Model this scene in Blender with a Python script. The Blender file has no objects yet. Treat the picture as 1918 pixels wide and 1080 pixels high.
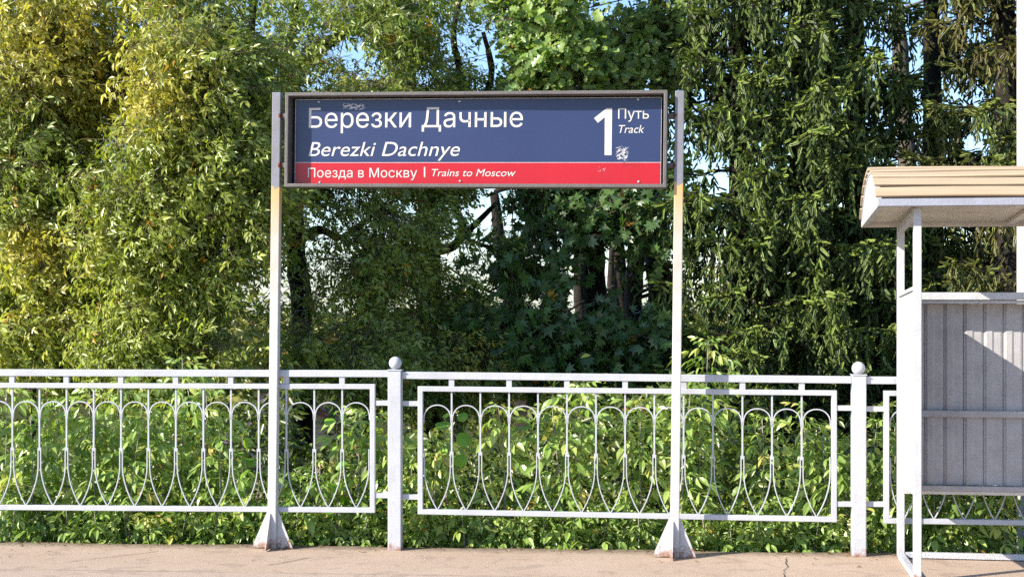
import bpy, bmesh, math, random
import numpy as np
from mathutils import Vector, Matrix
from mathutils.geometry import delaunay_2d_cdt

# ------------------------------------------------------------------ camera, light, exposure
SC = bpy.context.scene
COL = SC.collection
F = 2770.0                 # focal length in photo pixels (photo 1918 x 1080)
CX, HY, EYE = 959.0, 560.0, 1.572   # principal column, horizon row, camera height

cam = bpy.data.cameras.new("camera")
cam.sensor_width = 36.0
cam.lens = F / 1918.0 * 36.0
cam.shift_y = 20.0 / 1918.0
cam.clip_start, cam.clip_end = 0.1, 3000.0
cam_o = bpy.data.objects.new("camera", cam)
cam_o.location = (0, 0, EYE)
cam_o.rotation_euler = (math.radians(90), 0, 0)
COL.objects.link(cam_o)
SC.camera = cam_o

SUN_AZ, SUN_EL = math.radians(64), math.radians(30.0)
S = Vector((-math.sin(SUN_AZ) * math.cos(SUN_EL), -math.cos(SUN_AZ) * math.cos(SUN_EL), math.sin(SUN_EL)))
world = bpy.data.worlds.new("World")
SC.world = world
world.use_nodes = True
wn = world.node_tree
bg = wn.nodes["Background"]
sky = wn.nodes.new("ShaderNodeTexSky")
sky.sky_type = 'NISHITA'
sky.sun_disc = False
sky.sun_elevation = SUN_EL
sky.sun_rotation = math.atan2(S.x, S.y) % (2 * math.pi)
sky.air_density, sky.dust_density, sky.ozone_density = 1.0, 0.4, 1.0
tint = wn.nodes.new("ShaderNodeMix"); tint.data_type = 'RGBA'; tint.blend_type = 'MULTIPLY'
tint.inputs[0].default_value = 1.0
tint.inputs[7].default_value = (0.80, 0.93, 1.15, 1)     # cool white balance of the photograph
wn.links.new(sky.outputs[0], tint.inputs[6]); wn.links.new(tint.outputs[2], bg.inputs[0])
bg.inputs[1].default_value = 0.115
sun = bpy.data.lights.new("sun", 'SUN')
sun.energy = 5.0
sun.angle = math.radians(0.53)
sun.color = (1.0, 0.93, 0.82)
sun_o = bpy.data.objects.new("sun", sun)
sun_o.rotation_euler = S.to_track_quat('Z', 'Y').to_euler()
sun_o.location = S * 40
COL.objects.link(sun_o)
SC.view_settings.view_transform = 'Standard'
SC.view_settings.look = 'None'
SC.view_settings.gamma = 1.0
SC.view_settings.exposure = 1.05
SC.cycles.use_denoising = False
SC.cycles.max_bounces = 6
SC.cycles.diffuse_bounces = 2
SC.cycles.glossy_bounces = 2
SC.cycles.transmission_bounces = 3
SC.cycles.sample_clamp_indirect = 6.0

rng = np.random.default_rng(7)
rnd = random.Random(11)

# ------------------------------------------------------------------ helpers
def P(px, py, Z):
    """photo pixel + distance along the view axis -> world point"""
    return Vector(((px - CX) / F * Z, Z, EYE + (HY - py) / F * Z))

def tag(o, label=None, cat=None, group=None, kind=None):
    if label: o["label"] = label
    if cat: o["category"] = cat
    if group: o["group"] = group
    if kind: o["kind"] = kind
    return o

def empty(name, loc=(0, 0, 0), rot=(0, 0, 0)):
    o = bpy.data.objects.new(name, None)
    o.empty_display_size = 0.2
    o.location = loc
    o.rotation_euler = rot
    COL.objects.link(o)
    return o

def link(name, me, parent=None, mat=None):
    o = bpy.data.objects.new(name, me)
    if mat is not None and len(me.materials) == 0:
        for m in (mat if isinstance(mat, (list, tuple)) else [mat]):
            me.materials.append(m)
    COL.objects.link(o)
    if parent is not None:
        o.parent = parent
    return o

class MB:
    """collects simple shapes into one mesh"""
    def __init__(self): self.v, self.f, self.s = [], [], []
    def add(self, v, f, smooth=False):
        n = len(self.v)
        self.v += [tuple(p) for p in v]
        self.f += [tuple(i + n for i in q) for q in f]
        self.s += [smooth] * len(f)
        return self
    def box(self, a, b, shear=0.0):
        (x0, y0, z0), (x1, y1, z1) = a, b
        v = [(x, y, z + shear * x) for z in (z0, z1) for y in (y0, y1) for x in (x0, x1)]
        return self.add(v, [(0, 2, 3, 1), (4, 5, 7, 6), (0, 1, 5, 4), (2, 6, 7, 3), (0, 4, 6, 2), (1, 3, 7, 5)])
    def prism(self, poly, axis, a, b):
        """poly in the two other axes, extruded from a to b along axis (0,1,2)"""
        n = len(poly)
        def pt(p, t):
            q = list(p); q.insert(axis, t); return tuple(q)
        v = [pt(p, a) for p in poly] + [pt(p, b) for p in poly]
        f = [tuple(range(n)), tuple(range(2 * n - 1, n - 1, -1))]
        f += [(i, i + n, (i + 1) % n + n, (i + 1) % n) for i in range(n)]
        return self.add(v, f)
    def tube(self, pts, rad, n=6, cap=True):
        pts = [Vector(p) for p in pts]
        if not hasattr(rad, '__len__'): rad = [rad] * len(pts)
        v, f = [], []
        prev = None
        for i, p in enumerate(pts):
            d = (pts[min(i + 1, len(pts) - 1)] - pts[max(i - 1, 0)]).normalized()
            if prev is None:
                up = Vector((0, 1, 0)) if abs(d.y) < 0.9 else Vector((1, 0, 0))
                a = d.cross(up).normalized()
            else:
                a = (prev - d * prev.dot(d)).normalized()
            prev = a
            b = d.cross(a)
            for k in range(n):
                t = 2 * math.pi * k / n
                v.append(p + (a * math.cos(t) + b * math.sin(t)) * rad[i])
        for i in range(len(pts) - 1):
            for k in range(n):
                k2 = (k + 1) % n
                f.append((i * n + k, i * n + k2, (i + 1) * n + k2, (i + 1) * n + k))
        if cap:
            f.append(tuple(range(n - 1, -1, -1)))
            f.append(tuple(range((len(pts) - 1) * n, len(pts) * n)))
        return self.add(v, f, True)
    def ribbon(self, pts, w, t):
        """flat bar of width w (in y) and thickness t (in the xz plane) along pts (x, z)"""
        n = len(pts); L = []; R = []
        for i in range(n):
            a = Vector(pts[max(i - 1, 0)]); b = Vector(pts[min(i + 1, n - 1)])
            d = (b - a).normalized(); q = Vector((-d.y, d.x)) * t / 2
            L.append(Vector(pts[i]) + q); R.append(Vector(pts[i]) - q)
        v = []
        for i in range(n):
            for p in (L[i], R[i]):
                v.append((p.x, -w / 2, p.y)); v.append((p.x, w / 2, p.y))
        f = []
        for i in range(n - 1):
            a, b = 4 * i, 4 * (i + 1)
            f += [(a, b, b + 1, a + 1), (a + 3, b + 3, b + 2, a + 2), (a + 2, b + 2, b, a), (a + 1, b + 1, b + 3, a + 3)]
        f += [(0, 1, 3, 2), (4 * n - 4, 4 * n - 2, 4 * n - 1, 4 * n - 3)]
        return self.add(v, f)
    def mesh(self, name="m", fn=None):
        me = bpy.data.meshes.new(name)
        v = [fn(Vector(p)) for p in self.v] if fn else self.v
        me.from_pydata(v, [], self.f)
        me.polygons.foreach_set("use_smooth", self.s)
        bm = bmesh.new(); bm.from_mesh(me)
        bmesh.ops.recalc_face_normals(bm, faces=bm.faces); bm.to_mesh(me); bm.free()
        return me
    def build(self, name, mat, parent=None, fn=None):
        return link(name, self.mesh(name, fn), parent, mat)

def bevel(o, w=0.003, seg=2):
    m = o.modifiers.new("bevel", 'BEVEL'); m.width = w; m.segments = seg; m.limit_method = 'ANGLE'
    return o

# ------------------------------------------------------------------ materials
def new_mat(name):
    m = bpy.data.materials.new(name); m.use_nodes = True
    nt = m.node_tree
    return m, nt, nt.nodes["Principled BSDF"]

def N(nt, typ, **kw):
    n = nt.nodes.new(typ)
    for k, v in kw.items():
        if k in n.bl_rna.properties.keys() and not k.startswith('i_'): setattr(n, k, v)
        else: n.inputs[k.replace('_', ' ')].default_value = v
    return n

def noise(nt, co, scale, detail=4.0, rough=0.6, dist=0.0):
    n = nt.nodes.new("ShaderNodeTexNoise")
    n.inputs["Scale"].default_value = scale; n.inputs["Detail"].default_value = detail
    n.inputs["Roughness"].default_value = rough; n.inputs["Distortion"].default_value = dist
    nt.links.new(co, n.inputs["Vector"])
    return n.outputs[0]

def ramp(nt, fac, stops):
    r = nt.nodes.new("ShaderNodeValToRGB")
    e = r.color_ramp.elements
    while len(e) < len(stops): e.new(0.5)
    for i, (p, c) in enumerate(stops):
        e[i].position = p
        e[i].color = (c, c, c, 1) if not hasattr(c, '__len__') else (*c, 1)
    nt.links.new(fac, r.inputs[0])
    return r.outputs[0]

def mix(nt, fac, a, b, mode='MIX'):
    m = nt.nodes.new("ShaderNodeMix"); m.data_type = 'RGBA'; m.blend_type = mode
    for sock, val in ((m.inputs[0], fac), (m.inputs[6], a), (m.inputs[7], b)):
        if isinstance(val, (int, float)): sock.default_value = val
        elif isinstance(val, tuple): sock.default_value = (*val, 1)
        else: nt.links.new(val, sock)
    return m.outputs[2]

def math_n(nt, op, a, b=None):
    m = nt.nodes.new("ShaderNodeMath"); m.operation = op
    for i, val in enumerate((a, b)):
        if val is None: continue
        if isinstance(val, (int, float)): m.inputs[i].default_value = val
        else: nt.links.new(val, m.inputs[i])
    return m.outputs[0]

def coords(nt, kind="Object"):
    return nt.nodes.new("ShaderNodeTexCoord").outputs[kind]

def position(nt):
    return nt.nodes.new("ShaderNodeNewGeometry").outputs["Position"]

def bump(nt, bsdf, h, strength=0.3, dist=0.01):
    b = nt.nodes.new("ShaderNodeBump"); b.inputs["Strength"].default_value = strength
    b.inputs["Distance"].default_value = dist
    nt.links.new(h, b.inputs["Height"]); nt.links.new(b.outputs[0], bsdf.inputs["Normal"])

def painted_metal(name, base, dirt, rust_amount=0.0, rough=0.45, lumps=0.14, dirt_lo=0.45, base_rust=False, chips=None):
    m, nt, b = new_mat(name)
    co = position(nt)
    n1 = noise(nt, co, 7.0, 6, 0.7)
    c = mix(nt, ramp(nt, n1, [(dirt_lo, 0.0), (0.85, 1.0)]), base, dirt)
    sp = nt.nodes.new("ShaderNodeMapping"); sp.inputs["Scale"].default_value = (60, 60, 6)
    nt.links.new(co, sp.inputs[0])
    streak = noise(nt, sp.outputs[0], 1.0, 3, 0.6)
    c = mix(nt, math_n(nt, 'MULTIPLY', ramp(nt, streak, [(0.55, 0.0), (0.75, 1.0)]), 0.35), c, dirt)
    rn = noise(nt, co, 22.0, 5, 0.75)
    if rust_amount > 0:
        c = mix(nt, ramp(nt, rn, [(0.80 - rust_amount, 0.0), (0.84 - rust_amount, 1.0)]), c, (0.20, 0.075, 0.03))
    if chips:
        cn = noise(nt, co, 38.0, 4, 0.7, 0.8)
        c = mix(nt, math_n(nt, 'MULTIPLY', ramp(nt, cn, [(0.66, 0.0), (0.69, 0.8)]), ramp(nt, n1, [(0.42, 0.0), (0.55, 1.0)])), c, chips)
        c = mix(nt, ramp(nt, noise(nt, co, 55.0, 3, 0.8, 1.5), [(0.70, 0.0), (0.73, 0.8)]), c, (0.08, 0.07, 0.065))
    if base_rust:
        sx = nt.nodes.new("ShaderNodeSeparateXYZ"); nt.links.new(co, sx.inputs[0])
        h = math_n(nt, 'ADD', sx.outputs[2], math_n(nt, 'MULTIPLY', math_n(nt, 'SUBTRACT', rn, 0.5), 0.22))
        c = mix(nt, ramp(nt, h, [(0.0, 0.9), (0.045, 0.0)]), c, (0.27, 0.12, 0.06))
    nt.links.new(c, b.inputs["Base Color"])
    b.inputs["Roughness"].default_value = rough
    hn = noise(nt, co, 90.0, 3, 0.6, 0.6)
    h2 = ramp(nt, hn, [(0.35, 0.0), (0.62, 1.0)])
    bump(nt, b, h2, lumps, 0.004)
    return m

M = {}
M['white'] = painted_metal('white_fence_paint', (0.44, 0.45, 0.485), (0.34, 0.34, 0.345), 0.0, base_rust=True)
M['shelter_white'] = painted_metal('shelter_white_paint', (0.47, 0.47, 0.485), (0.36, 0.35, 0.335), 0.02, lumps=0.25, base_rust=True)
M['ground_rail'] = painted_metal('ground_rail_paint', (0.48, 0.48, 0.50), (0.37, 0.35, 0.33), 0.14, lumps=0.6)
M['shelter_grey'] = painted_metal('shelter_grey_paint', (0.42, 0.405, 0.405), (0.27, 0.255, 0.25), 0.02, rough=0.4, lumps=0.2, dirt_lo=0.38, chips=(0.55, 0.54, 0.53))
M['soffit'] = painted_metal('soffit_paint', (0.62, 0.57, 0.50), (0.40, 0.34, 0.28), 0.06, lumps=0.3)
M['fascia'] = painted_metal('fascia_paint', (0.30, 0.31, 0.365), (0.24, 0.24, 0.265), 0.03, lumps=0.25)
M['frame'] = painted_metal('sign_frame_metal', (0.12, 0.108, 0.102), (0.075, 0.06, 0.052), 0.10, rough=0.5, lumps=0.25)
M['column'] = painted_metal('white_column_plaster', (0.52, 0.47, 0.445), (0.44, 0.39, 0.365), 0.0, rough=0.8, lumps=0.2)

def sign_post_mat():
    m, nt, b = new_mat('sign_post_paint')
    co = coords(nt)
    sx = nt.nodes.new("ShaderNodeSeparateXYZ"); nt.links.new(co, sx.inputs[0])
    n1 = noise(nt, co, 9.0, 6, 0.7)
    white = mix(nt, ramp(nt, n1, [(0.45, 0.0), (0.85, 1.0)]), (0.47, 0.47, 0.475), (0.34, 0.325, 0.305))
    grey = mix(nt, ramp(nt, n1, [(0.4, 0.0), (0.8, 1.0)]), (0.19, 0.195, 0.23), (0.15, 0.135, 0.13))
    oi = nt.nodes.new('ShaderNodeObjectInfo')
    n3 = noise(nt, co, 30.0, 4, 0.7)
    z = math_n(nt, 'ADD', sx.outputs[2], math_n(nt, 'MULTIPLY', math_n(nt, 'SUBTRACT', n3, 0.5), 0.10))
    z = math_n(nt, 'ADD', z, math_n(nt, 'MULTIPLY', math_n(nt, 'SUBTRACT', oi.outputs['Random'], 0.5), 0.04))
    stain = ramp(nt, math_n(nt, 'DIVIDE', z, 3.0), [(1.25 / 3, 0.0), (1.95 / 3, 0.30), (2.245 / 3, 0.88)])
    c = mix(nt, stain, white, (0.56, 0.31, 0.07))
    c = mix(nt, ramp(nt, math_n(nt, 'DIVIDE', z, 3.0), [(2.243 / 3, 0.0), (2.250 / 3, 1.0)]), c, grey)
    rn = noise(nt, co, 25.0, 5, 0.75)
    c = mix(nt, ramp(nt, rn, [(0.72, 0.0), (0.76, 1.0)]), c, (0.2, 0.07, 0.03))
    h = math_n(nt, 'ADD', sx.outputs[2], math_n(nt, 'MULTIPLY', math_n(nt, 'SUBTRACT', rn, 0.5), 0.3))
    c = mix(nt, ramp(nt, h, [(0.0, 0.95), (0.06, 0.0)]), c, (0.24, 0.11, 0.06))
    nt.links.new(c, b.inputs["Base Color"]); b.inputs["Roughness"].default_value = 0.5
    bump(nt, b, ramp(nt, noise(nt, co, 80.0, 3, 0.6, 0.6), [(0.35, 0.0), (0.62, 1.0)]), 0.15, 0.004)
    return m
M['post'] = sign_post_mat()

def plain(name, col, rough=0.5, var=0.12, scale=12.0, spec=0.5, bumpy=0.0):
    m, nt, b = new_mat(name)
    co = position(nt)
    n1 = noise(nt, co, scale, 5, 0.65)
    dark = tuple(x * (1 - var * 2) for x in col)
    nt.links.new(mix(nt, ramp(nt, n1, [(0.4, 0.0), (0.75, 1.0)]), col, dark), b.inputs["Base Color"])
    b.inputs["Roughness"].default_value = rough
    b.inputs["Specular IOR Level"].default_value = spec
    if bumpy: bump(nt, b, noise(nt, co, scale * 6, 4, 0.7), bumpy, 0.01)
    return m
M['blue'] = plain('sign_blue_vinyl', (0.020, 0.033, 0.098), 0.33, 0.05, 3)
M['red'] = plain('sign_red_vinyl', (0.42, 0.005, 0.014), 0.33, 0.05, 3)
M['letter'] = plain('sign_white_vinyl', (0.56, 0.53, 0.49), 0.45, 0.03, 20)
M['sheet_edge'] = plain('sheet_white_edge', (0.62, 0.60, 0.60), 0.4, 0.08)
M['dark'] = plain('dark_backing', (0.025, 0.02, 0.02), 0.8)
M['rust'] = plain('rusty_weld', (0.19, 0.065, 0.035), 0.85, 0.25, 60, 0.2, 0.6)
M['bark'] = plain('dark_bark', (0.034, 0.028, 0.023), 0.9, 0.3, 18, 0.2, 0.9)
M['bark_pale'] = plain('grey_bark', (0.13, 0.11, 0.085), 0.9, 0.3, 22, 0.2, 0.9)
M['bark_spruce'] = plain('spruce_bark', (0.032, 0.026, 0.022), 0.9, 0.3, 20, 0.2, 0.9)
M['twig'] = plain('twig_bark', (0.20, 0.155, 0.105), 0.8, 0.25, 14, 0.3)
M['stem'] = plain('sapling_stem', (0.26, 0.24, 0.20), 0.6, 0.2, 30, 0.3)
M['siding'] = plain('beige_siding', (0.58, 0.46, 0.28), 0.6, 0.08, 3)
M['house_roof'] = plain('purple_brown_roof', (0.12, 0.075, 0.085), 0.7, 0.15, 5)
M['house_trim'] = plain('brown_trim', (0.14, 0.05, 0.04), 0.6, 0.1)

def plank_mat():
    m, nt, b = new_mat('roof_plank_beige')
    co = coords(nt)
    sp = nt.nodes.new("ShaderNodeMapping"); sp.inputs["Scale"].default_value = (2.0, 40, 40)
    nt.links.new(co, sp.inputs[0])
    g = noise(nt, sp.outputs[0], 1.0, 5, 0.65)
    oi = nt.nodes.new("ShaderNodeObjectInfo")
    a = mix(nt, oi.outputs["Random"], (0.42, 0.315, 0.20), (0.47, 0.355, 0.235))
    c = mix(nt, ramp(nt, g, [(0.42, 0.0), (0.8, 1.0)]), a, (0.33, 0.235, 0.145))
    nt.links.new(c, b.inputs["Base Color"]); b.inputs["Roughness"].default_value = 0.55
    bump(nt, b, g, 0.12, 0.004)
    return m
M['plank'] = plank_mat()

def platform_mat():
    m, nt, b = new_mat('platform_asphalt_pinkish')
    co = position(nt)
    sx = nt.nodes.new("ShaderNodeSeparateXYZ"); nt.links.new(co, sx.inputs[0])
    fine = noise(nt, co, 160.0, 4, 0.75)
    med = noise(nt, co, 14.0, 5, 0.65)
    big = noise(nt, co, 1.6, 4, 0.55)
    c = mix(nt, ramp(nt, fine, [(0.38, 0.0), (0.60, 1.0)]), (0.24, 0.17, 0.12), (0.60, 0.45, 0.335))
    c = mix(nt, math_n(nt, 'MULTIPLY', ramp(nt, med, [(0.40, 0.0), (0.75, 1.0)]), 0.45), c, (0.34, 0.255, 0.19))
    c = mix(nt, math_n(nt, 'MULTIPLY', ramp(nt, big, [(0.35, 0.0), (0.65, 1.0)]), 0.5), c, (0.48, 0.37, 0.285))
    # smoother, greyer band nearer the camera, past a lengthwise joint
    line = math_n(nt, 'ADD', sx.outputs[1], math_n(nt, 'MULTIPLY', sx.outputs[0], 0.075))
    line = math_n(nt, 'ADD', line, math_n(nt, 'MULTIPLY', math_n(nt, 'SUBTRACT', med, 0.5), 0.03))
    near = ramp(nt, math_n(nt, 'SUBTRACT', line, 8.35), [(0.0, 1.0), (0.06, 0.0)])
    c = mix(nt, math_n(nt, 'MULTIPLY', near, 0.6), c, (0.42, 0.325, 0.255))
    jl = math_n(nt, 'ABSOLUTE', math_n(nt, 'SUBTRACT', line, 8.40))
    c = mix(nt, math_n(nt, 'MULTIPLY', ramp(nt, jl, [(0.003, 1.0), (0.014, 0.0)]), ramp(nt, big, [(0.42, 0.0), (0.5, 0.5)])), c, (0.12, 0.09, 0.07))
    edge = math_n(nt, 'ADD', math_n(nt, 'ADD', sx.outputs[1], math_n(nt, 'MULTIPLY', sx.outputs[0], 0.0769)), math_n(nt, 'MULTIPLY', math_n(nt, 'SUBTRACT', med, 0.5), 0.22))
    c = mix(nt, ramp(nt, math_n(nt, 'SUBTRACT', edge, 9.15), [(0.0, 0.0), (0.16, 0.75)]), c, (0.13, 0.10, 0.07))
    st = noise(nt, co, 4.5, 5, 0.7, 0.8)
    c = mix(nt, math_n(nt, 'MULTIPLY', ramp(nt, st, [(0.54, 0.0), (0.60, 1.0)]), 0.35), c, (0.22, 0.165, 0.125))
    dots = noise(nt, co, 55.0, 2, 0.5)
    c = mix(nt, ramp(nt, dots, [(0.73, 0.0), (0.76, 0.7)]), c, (0.10, 0.085, 0.07))
    nt.links.new(c, b.inputs["Base Color"]); b.inputs["Roughness"].default_value = 0.9
    b.inputs["Specular IOR Level"].default_value = 0.25
    bump(nt, b, fine, 0.7, 0.006)
    return m
M['platform'] = platform_mat()
M['crack'] = plain('crack_dark', (0.035, 0.028, 0.022), 0.95, 0.2, 40, 0.1)

def ground_mat():
    m, nt, b = new_mat('grassy_soil')
    co = position(nt)
    a = noise(nt, co, 3.0, 6, 0.7)
    c = mix(nt, ramp(nt, a, [(0.35, 0.0), (0.65, 1.0)]), (0.05, 0.04, 0.025), (0.07, 0.09, 0.025))
    nt.links.new(c, b.inputs["Base Color"]); b.inputs["Roughness"].default_value = 1.0
    b.inputs["Specular IOR Level"].default_value = 0.0
    bump(nt, b, a, 0.5, 0.05)
    return m
M['ground'] = ground_mat()

def leaf_mat(name, translucent=0.40, rough=0.34, spec=0.6, per_object=None):
    """two-sided leaf: vertex colour (or a colour picked per object), light passing through, waxy gloss"""
    m, nt, b = new_mat(name)
    if per_object:
        oi = nt.nodes.new("ShaderNodeObjectInfo")
        c = ramp(nt, oi.outputs["Random"], per_object)
    else:
        at = nt.nodes.new("ShaderNodeAttribute"); at.attribute_name = "Col"
        c = at.outputs["Color"]
    nt.links.new(c, b.inputs["Base Color"])
    b.inputs["Roughness"].default_value = rough
    b.inputs["Specular IOR Level"].default_value = spec
    tr = nt.nodes.new("ShaderNodeBsdfTranslucent")
    tc = mix(nt, 1.0, c, (1.25, 1.35, 0.55), 'MULTIPLY')
    nt.links.new(tc, tr.inputs[0])
    mx = nt.nodes.new("ShaderNodeMixShader"); mx.inputs[0].default_value = translucent
    nt.links.new(b.outputs[0], mx.inputs[1]); nt.links.new(tr.outputs[0], mx.inputs[2])
    nt.links.new(mx.outputs[0], nt.nodes["Material Output"].inputs[0])
    return m
M['leaf'] = leaf_mat('broad_leaf')
M['needle'] = leaf_mat('spruce_needle', 0.15, 0.5, 0.4)
M['sapling_leaf'] = leaf_mat('sapling_leaf', 0.36, 0.36, 0.55,
    [(0.0, (0.17, 0.27, 0.055)), (0.45, (0.27, 0.39, 0.085)), (0.8, (0.39, 0.49, 0.13)), (0.95, (0.46, 0.51, 0.13)), (1.0, (0.52, 0.44, 0.12))])
M['hazel_leaf'] = leaf_mat('hazel_leaf', 0.40, 0.4, 0.5,
    [(0.0, (0.15, 0.32, 0.03)), (0.6, (0.22, 0.42, 0.035)), (1.0, (0.30, 0.46, 0.08))])

# ------------------------------------------------------------------ planes the things stand on
TF = math.tan(math.radians(4.4))
ZC = 9.2385
def fence_Z(px): return ZC / (1 + TF * (px - CX) / F)
YAWF = math.radians(-4.4)
FO = P(CX, HY, ZC); FO.z = 0.0
def FU(px):                                   # distance along the fence line
    q = P(px, HY, fence_Z(px)); q.z = 0
    return (q - FO).dot(Vector((math.cos(YAWF), math.sin(YAWF), 0)))
def FZ(px, py): return EYE + (HY - py) / F * fence_Z(px)
def fence_point(u, back=0.0, z=0.0):
    d = Vector((math.cos(YAWF), math.sin(YAWF), 0)); n = Vector((-math.sin(YAWF), math.cos(YAWF), 0))
    return FO + d * u + n * back + Vector((0, 0, z))

# ------------------------------------------------------------------ setting: platform, ground, hills
def build_platform():
    mb = MB()
    us = np.arange(-14, 14.01, 0.12)
    top, bot, near = [], [], []
    for u in us:
        q = fence_point(u, 0.10 + 0.018 * math.sin(u * 3.1) + rnd.uniform(-0.012, 0.012))
        top.append((q.x, q.y, 0.0)); bot.append((q.x, q.y + 0.02, -0.7)); near.append((q.x, -6.0, 0.0))
    n = len(us)
    v = near + top + bot
    f = []
    for i in range(n - 1):
        f += [(i, i + 1, n + i + 1, n + i), (n + i, n + i + 1, 2 * n + i + 1, 2 * n + i)]
    mb.add(v, f)
    o = mb.build('platform', M['platform']); tag(o, kind='structure')
    return o
platform = build_platform()

def crack(name, pts, w, parent):
    """a crack, laid as a thin dark jagged strip on the asphalt"""
    mb = MB(); L = []; R = []
    for i, (x, y) in enumerate(pts):
        ww = w * rnd.uniform(0.4, 1.3) * (0.3 if i in (0, len(pts) - 1) else 1)
        d = Vector(pts[min(i + 1, len(pts) - 1)]) - Vector(pts[max(i - 1, 0)]); d.normalize()
        L.append((x - d.y * ww, y + d.x * ww, 0.004)); R.append((x + d.y * ww, y - d.x * ww, 0.004))
    n = len(pts)
    mb.add(L + R, [(i, i + 1, n + i + 1, n + i) for i in range(n - 1)])
    return mb.build(name, M['crack'], parent)
def ground_px(px, py):
    Z = EYE * F / (py - HY); return ((px - CX) / F * Z, Z)
def jag(a, b, n, amp):
    A, B = Vector(a), Vector(b); d = (B - A).normalized(); q = Vector((-d.y, d.x)); off = 0; out = []
    for i in range(n + 1):
        off = off * 0.7 + rnd.uniform(-amp, amp)
        p = A.lerp(B, i / n) + q * (off if 0 < i < n else 0); out.append((p.x, p.y))
    return out
crack('crack', jag(ground_px(1474, 1044), ground_px(1470, 1078), 12, 0.010) + jag(ground_px(1470, 1078), ground_px(1460, 1200), 10, 0.02)[1:], 0.0024, platform)
crack('crack', jag(ground_px(500, 1059), ground_px(585, 1044), 14, 0.006), 0.003, platform)
crack('crack', jag(ground_px(120, 1053), ground_px(300, 1032), 16, 0.008), 0.0025, platform)

def ground_h(y):
    pts = [(-20, -0.9), (9.3, -0.9), (9.55, -0.45), (10.5, -0.6), (13, -1.0), (20, -1.6), (40, -3.6), (80, -6.5), (200, -14.0), (900, -42.0), (2500, -62.0)]
    for (a, za), (b, zb) in zip(pts, pts[1:]):
        if y <= b: return za + (zb - za) * (y - a) / (b - a)
    return pts[-1][1]
def build_ground():
    ys = [-60, -20, 0, 8.0, 9.0, 9.3, 9.45, 9.6, 10, 10.5, 11, 12, 13, 15, 17, 20, 25, 30, 40, 60, 80, 140, 200, 400, 900, 2500]
    xs = [-2500, -900, -300, -100, -50] + list(np.arange(-30, 31, 1.5)) + [50, 100, 300, 900, 2500]
    v, f = [], []
    for y in ys:
        for x in xs:
            z = ground_h(y) + (0.12 * math.sin(x * 1.3 + y) * min(1, max(0, (y - 9.6) / 2)) if abs(x) < 40 else 0)
            v.append((x, y, z))
    nx = len(xs)
    for j in range(len(ys) - 1):
        for i in range(nx - 1):
            f.append((j * nx + i, j * nx + i + 1, (j + 1) * nx + i + 1, (j + 1) * nx + i))
    o = MB().add(v, f, True).build('ground', M['ground']); tag(o, kind='structure')
build_ground()

def hill(name, y, h, x0, x1, seed):
    r = random.Random(seed); mb = MB(); n = 60; ph = [r.uniform(0, 6) for _ in range(4)]
    front, ridge, back = [], [], []
    for i in range(n + 1):
        x = x0 + (x1 - x0) * i / n
        z = h * (0.75 + 0.15 * math.sin(i * 0.22 + ph[0]) + 0.07 * math.sin(i * 0.7 + ph[1]) + 0.04 * math.sin(i * 2.1 + ph[2]))
        front.append((x, y - h * 6, -70)); ridge.append((x, y, z - 34)); back.append((x, y + h * 6, -70))
    k = n + 1
    mb.add(front + ridge + back, [(i, i + 1, k + i + 1, k + i) for i in range(n)] + [(k + i, k + i + 1, 2 * k + i + 1, 2 * k + i) for i in range(n)], True)
    o = mb.build(name, plain('wooded_hill', (0.05, 0.07, 0.03), 0.95, 0.3, 0.05, 0.1)); tag(o, kind='structure')
hill('hills', 1500, 24, -1200, 1200, 3)

# ------------------------------------------------------------------ fence
fence = tag(empty('metal_fence', FO, (0, 0, YAWF)),
            'white painted metal fence with rows of round arches along the platform edge', 'fence')

def lin(p0, p1):
    (x0, y0), (x1, y1) = p0, p1
    u0, u1, z0, z1 = FU(x0), FU(x1), FZ(x0, y0), FZ(x1, y1)
    k = (z1 - z0) / (u1 - u0)
    return lambda u: z0 + k * (u - u0)

def square_ring(u0, u1, zb, zt, w, d):
    """rectangular frame of square tube, following the slope of zb(u), zt(u)"""
    mb = MB()
    def bar(ua, ub, za, zb2):
        pass
    o = [(u0, zb(u0)), (u1, zb(u1)), (u1, zt(u1)), (u0, zt(u0))]
    i = [(u0 + w, zb(u0 + w) + w), (u1 - w, zb(u1 - w) + w), (u1 - w, zt(u1 - w) - w), (u0 + w, zt(u0 + w) - w)]
    v = [(x, y, z) for y in (-d / 2, d / 2) for (x, z) in o + i]
    f = []
    for k in range(4):
        k2 = (k + 1) % 4
        f += [(k, k2, 4 + k2, 4 + k), (8 + k, 12 + k, 12 + k2, 8 + k2), (k, 8 + k, 8 + k2, k2), (4 + k, 4 + k2, 12 + k2, 12 + k)]
    mb.add(v, f)
    return mb

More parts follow.
